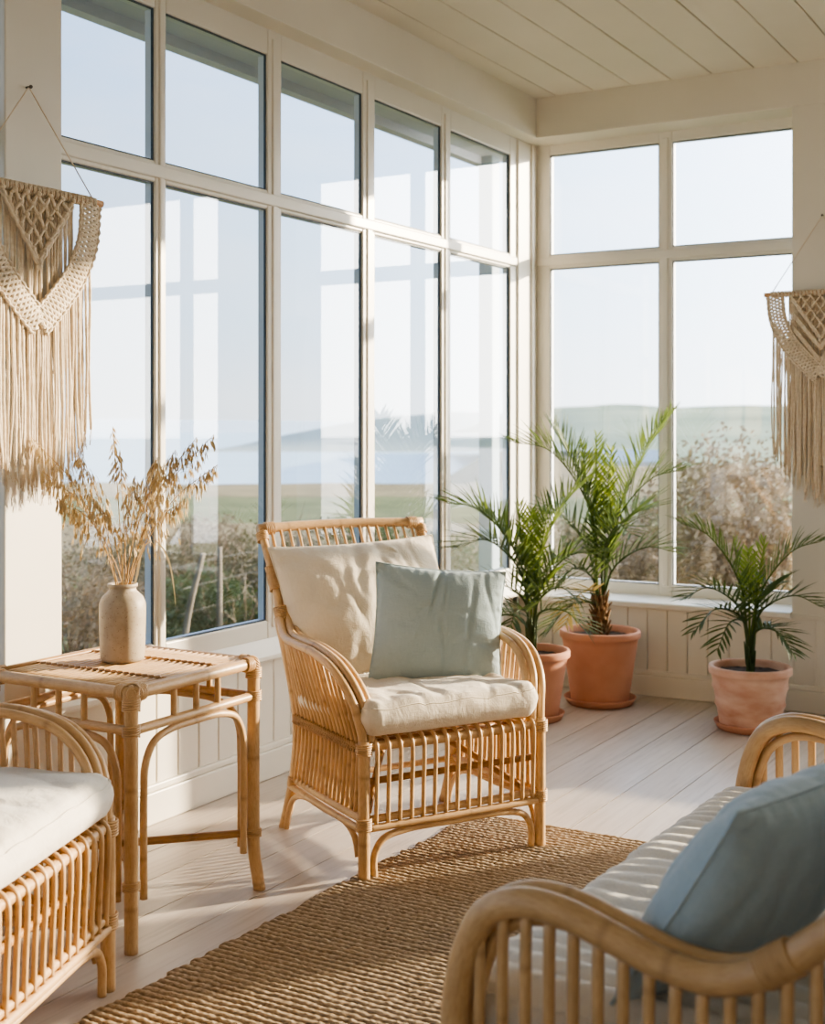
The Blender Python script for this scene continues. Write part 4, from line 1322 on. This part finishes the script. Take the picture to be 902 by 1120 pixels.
for i, (px, v, h, w, mt, lab) in enumerate([
    (80, 10.2, 1.02, 1.5, 'shrub_c', 'brown scrub bush in the first pane beside the left column, behind the oats'),
    (128, 12.0, 1.00, 1.7, 'shrub_a', 'olive scrub bush seen behind the stoneware vase'),
    (176, 13.6, 1.10, 1.8, 'shrub_c', 'brown scrub bush standing behind the mullion beside the vase'),
    (214, 11.4, .92, 1.6, 'shrub_a', 'olive scrub bush just right of the mullion behind the vase'),
    (262, 9.8, .80, 1.3, 'shrub_b', 'low green scrub bush by the fence left of the middle armchair back'),
    (272, 13.4, 1.08, 1.8, 'shrub_c', 'brown scrub bush rising behind the low green one by the fence'),
    (330, 12.2, 1.08, 1.7, 'shrub_a', 'olive scrub bush seen above the left end of the armchair top rail'),
    (384, 11.2, .98, 1.4, 'shrub_c', 'brown scrub bush seen above the middle of the armchair top rail'),
    (436, 12.4, 1.08, 1.6, 'shrub_b', 'green scrub bush seen above the right end of the armchair top rail'),
    (474, 10.4, .95, 1.3, 'shrub_a', 'olive scrub bush seen right of the armchair back'),
    (520, 11.6, 1.00, 1.5, 'shrub_b', 'green scrub bush seen behind the palm half hidden by the armchair')]):
    shrub('scrub_bush', px, 0, v, h * .80, w, M[mt], lab, 'bush', G1, 5200, .0165, 20, 40 + i)
G2 = 'bushes beyond the far windows'
for i, (px, v, h, w, mt, lab) in enumerate([
    (612, 13.0, 1.00, 1.8, 'shrub_a', 'olive bush seen low in the left far pane behind the tallest palm'),
    (684, 12.0, 1.08, 1.7, 'shrub_c', 'brown bush seen low in the left far pane beside the middle bar'),
    (752, 12.6, 1.22, 1.7, 'shrub_a', 'olive bush at the left side of the right far pane'),
    (828, 10.2, 1.85, 1.35, 'shrub_c', 'tallest brown bush, filling the right side of the right far pane'),
    (784, 8.8, .70, 1.2, 'shrub_c', 'low rusty bush in front of the tall brown bush'),
    (866, 8.6, .85, 1.1, 'shrub_a', 'olive bush at the edge of the right far pane by the column')]):
    shrub('garden_bush', px, 0, v, h * .82, w, M[mt], lab, 'bush', G2, 7000 if h < 1.5 else 10000, .0165 if h < 1.5 else .022, 26, 60 + i)

# tufts of dry meadow grass: nobody could count these
mb = MB(); rnd = random.Random(12)
for i in range(2600):
    v = 7 + 7 * rnd.random(); u = rnd.uniform(-.42, .40) * v
    p = uv2w(u, v, ground_h(u, v) - .01); hh = rnd.uniform(.05, .20) * (1 if v > 15 else .55)
    a = rnd.random() * 6.28; d = Vector((math.cos(a), math.sin(a), 0)); w_ = rnd.uniform(.004, .012) * (1 + v / 20)
    mb.quad(p - d * w_, p + d * w_, p + d * w_ * .2 + Vector((rnd.uniform(-.08, .08), rnd.uniform(-.08, .08), hh)), p - d * w_ * .2 + Vector((rnd.uniform(-.08, .08), rnd.uniform(-.08, .08), hh)))
o_ = mb.build('meadow_grass', M['meadow'], None, False)
tag(o_, 'dry meadow grass tufts growing between the house and the sea', 'grass', kind='stuff')

# wire fence
root = empty('wire_fence', uv2w(-2.0, 9.4, GZ))
fo = root.location
fpx = [(196, 9.2, .16), (240, 9.6, .0), (285, 9.9, .03), (330, 10.3, -.02)]
tops = []
for px, v, lean in fpx:
    u = (px - CX) / F * v; g = uv2w(u, v, ground_h(u, v)) - fo
    mb = MB(); mb.tube(spline([g - Vector((0, 0, .1)), g + Vector((lean * .3, lean * .2, .45)), g + Vector((lean, lean * .4, .92))], 8), [.026, .018], 8); mb.build('fence_post', M['post'], root); tops.append(g)
for hz in (.50, .68, .84):
    mb = MB(); mb.tube(spline([q + Vector((0, 0, hz + .02 * ((k * 7) % 3 - 1))) for k, q in enumerate(tops)], 24), .0022, 5); mb.build('fence_wire', M['wire'], root)
tag(root, 'old wire fence with weathered stakes in the scrub outside the long window', 'fence')

# distant cottage
v = 120; u = (688 - CX) / F * v
root = empty('cottage', uv2w(u, v, -3.4), YAW)
mb = MB(); mb.box(-2.6, 2.6, -1.6, 1.6, -.6, 1.55); mb.build('wall', M['house_white'], root, False)
mb = MB()
b = [(-2.8, -1.8, 1.5), (2.8, -1.8, 1.5), (2.8, 1.8, 1.5), (-2.8, 1.8, 1.5), (-2.6, 0, 2.6), (2.6, 0, 2.6)]
mb.v = b; mb.f = [[0, 1, 5, 4], [2, 3, 4, 5], [0, 4, 3], [1, 2, 5], [0, 3, 2, 1]]; mb.uv = [[(0, 0)] * len(f) for f in mb.f]
mb.build('roof', M['slate'], root, False)
tag(root, 'small white cottage with a blue grey roof far off beyond the tallest palm', 'house')

# ------------------------------------------------------------------ light
SUN_AZ = Vector((.595, .804, 0)).normalized(); EL = R(12.5)
sd = Vector((SUN_AZ.x * math.cos(EL), SUN_AZ.y * math.cos(EL), math.sin(EL)))
L = bpy.data.lights.new('sun', 'SUN'); L.energy = 17.0; L.angle = R(.9); L.color = (1.0, .83, .60)
so = bpy.data.objects.new('sun', L); COL.objects.link(so); so.rotation_euler = (-sd).to_track_quat('-Z', 'Y').to_euler(); so.location = (3, 4, 6)

w = bpy.data.worlds.new('sky'); scene.world = w; w.use_nodes = True
nt = w.node_tree; nt.nodes.clear()
out = nt.nodes.new('ShaderNodeOutputWorld'); bg = nt.nodes.new('ShaderNodeBackground'); nt.links.new(bg.outputs[0], out.inputs[0])
tc = texco(nt, 'Generated')
sep = nt.nodes.new('ShaderNodeSeparateXYZ'); nt.links.new(tc, sep.inputs[0])
base = ramp(nt, sep.outputs[2], [(0, (.72, .79, .86)), (.08, (.58, .74, .92)), (.30, (.36, .60, .98)), (.8, (.25, .45, .80))])
dot = nt.nodes.new('ShaderNodeVectorMath'); dot.operation = 'DOT_PRODUCT'; nt.links.new(tc, dot.inputs[0]); dot.inputs[1].default_value = (sd.x, sd.y, sd.z)
glow = mth(nt, 'POWER', mth(nt, 'MAXIMUM', mth(nt, 'ADD', mth(nt, 'MULTIPLY', dot.outputs['Value'], .5), .5), 0.0), 6.5)
gl = mixc(nt, ramp(nt, glow, [(0, (0, 0, 0)), (.75, (1, 1, 1))]), base, (1.0, .97, .92))
cl = noise_node(nt, mapping(nt, tc, (2.2, 2.2, 7)), 2.2, 6, .55)
gl = mixc(nt, ramp(nt, cl, [(.45, (0, 0, 0)), (.75, (.28, .28, .28))]), gl, (.97, .96, .95))
nt.links.new(gl, bg.inputs[0])
st = mth(nt, 'ADD', 1.45, mth(nt, 'MULTIPLY', glow, 14.0))
nt.links.new(st, bg.inputs[1])

def area(name, loc, target, sx, sy, power, col):
    l = bpy.data.lights.new(name, 'AREA'); l.shape = 'RECTANGLE'; l.size = sx; l.size_y = sy; l.energy = power; l.color = col
    o = bpy.data.objects.new(name, l); COL.objects.link(o); o.location = loc
    o.rotation_euler = (Vector(target) - Vector(loc)).to_track_quat('-Z', 'Y').to_euler()
area('room_fill', (3.6, -8.3, 2.3), (1.2, -2.5, 1.2), 3.0, 1.6, 24, (1.0, .90, .78))

# ------------------------------------------------------------------ camera
cam = bpy.data.cameras.new('camera'); co = bpy.data.objects.new('camera', cam); COL.objects.link(co)
co.location = CAM; co.rotation_euler = (R(90), 0, YAW)
cam.sensor_fit = 'HORIZONTAL'; cam.sensor_width = 36; cam.lens = F / 902 * 36
cam.shift_y = -(560 - HY) / 902
cam.clip_end = 20000; cam.clip_start = .05
cam.dof.use_dof = True; cam.dof.focus_distance = 3.7; cam.dof.aperture_fstop = 5.0
scene.camera = co
scene.view_settings.view_transform = 'AgX'
scene.view_settings.look = 'AgX - Medium High Contrast'
scene.view_settings.exposure = 0.12
scene.cycles.max_bounces = 10; scene.cycles.diffuse_bounces = 5; scene.cycles.transparent_max_bounces = 24
scene.cycles.sample_clamp_indirect = 6; scene.cycles.caustics_reflective = False; scene.cycles.caustics_refractive = False
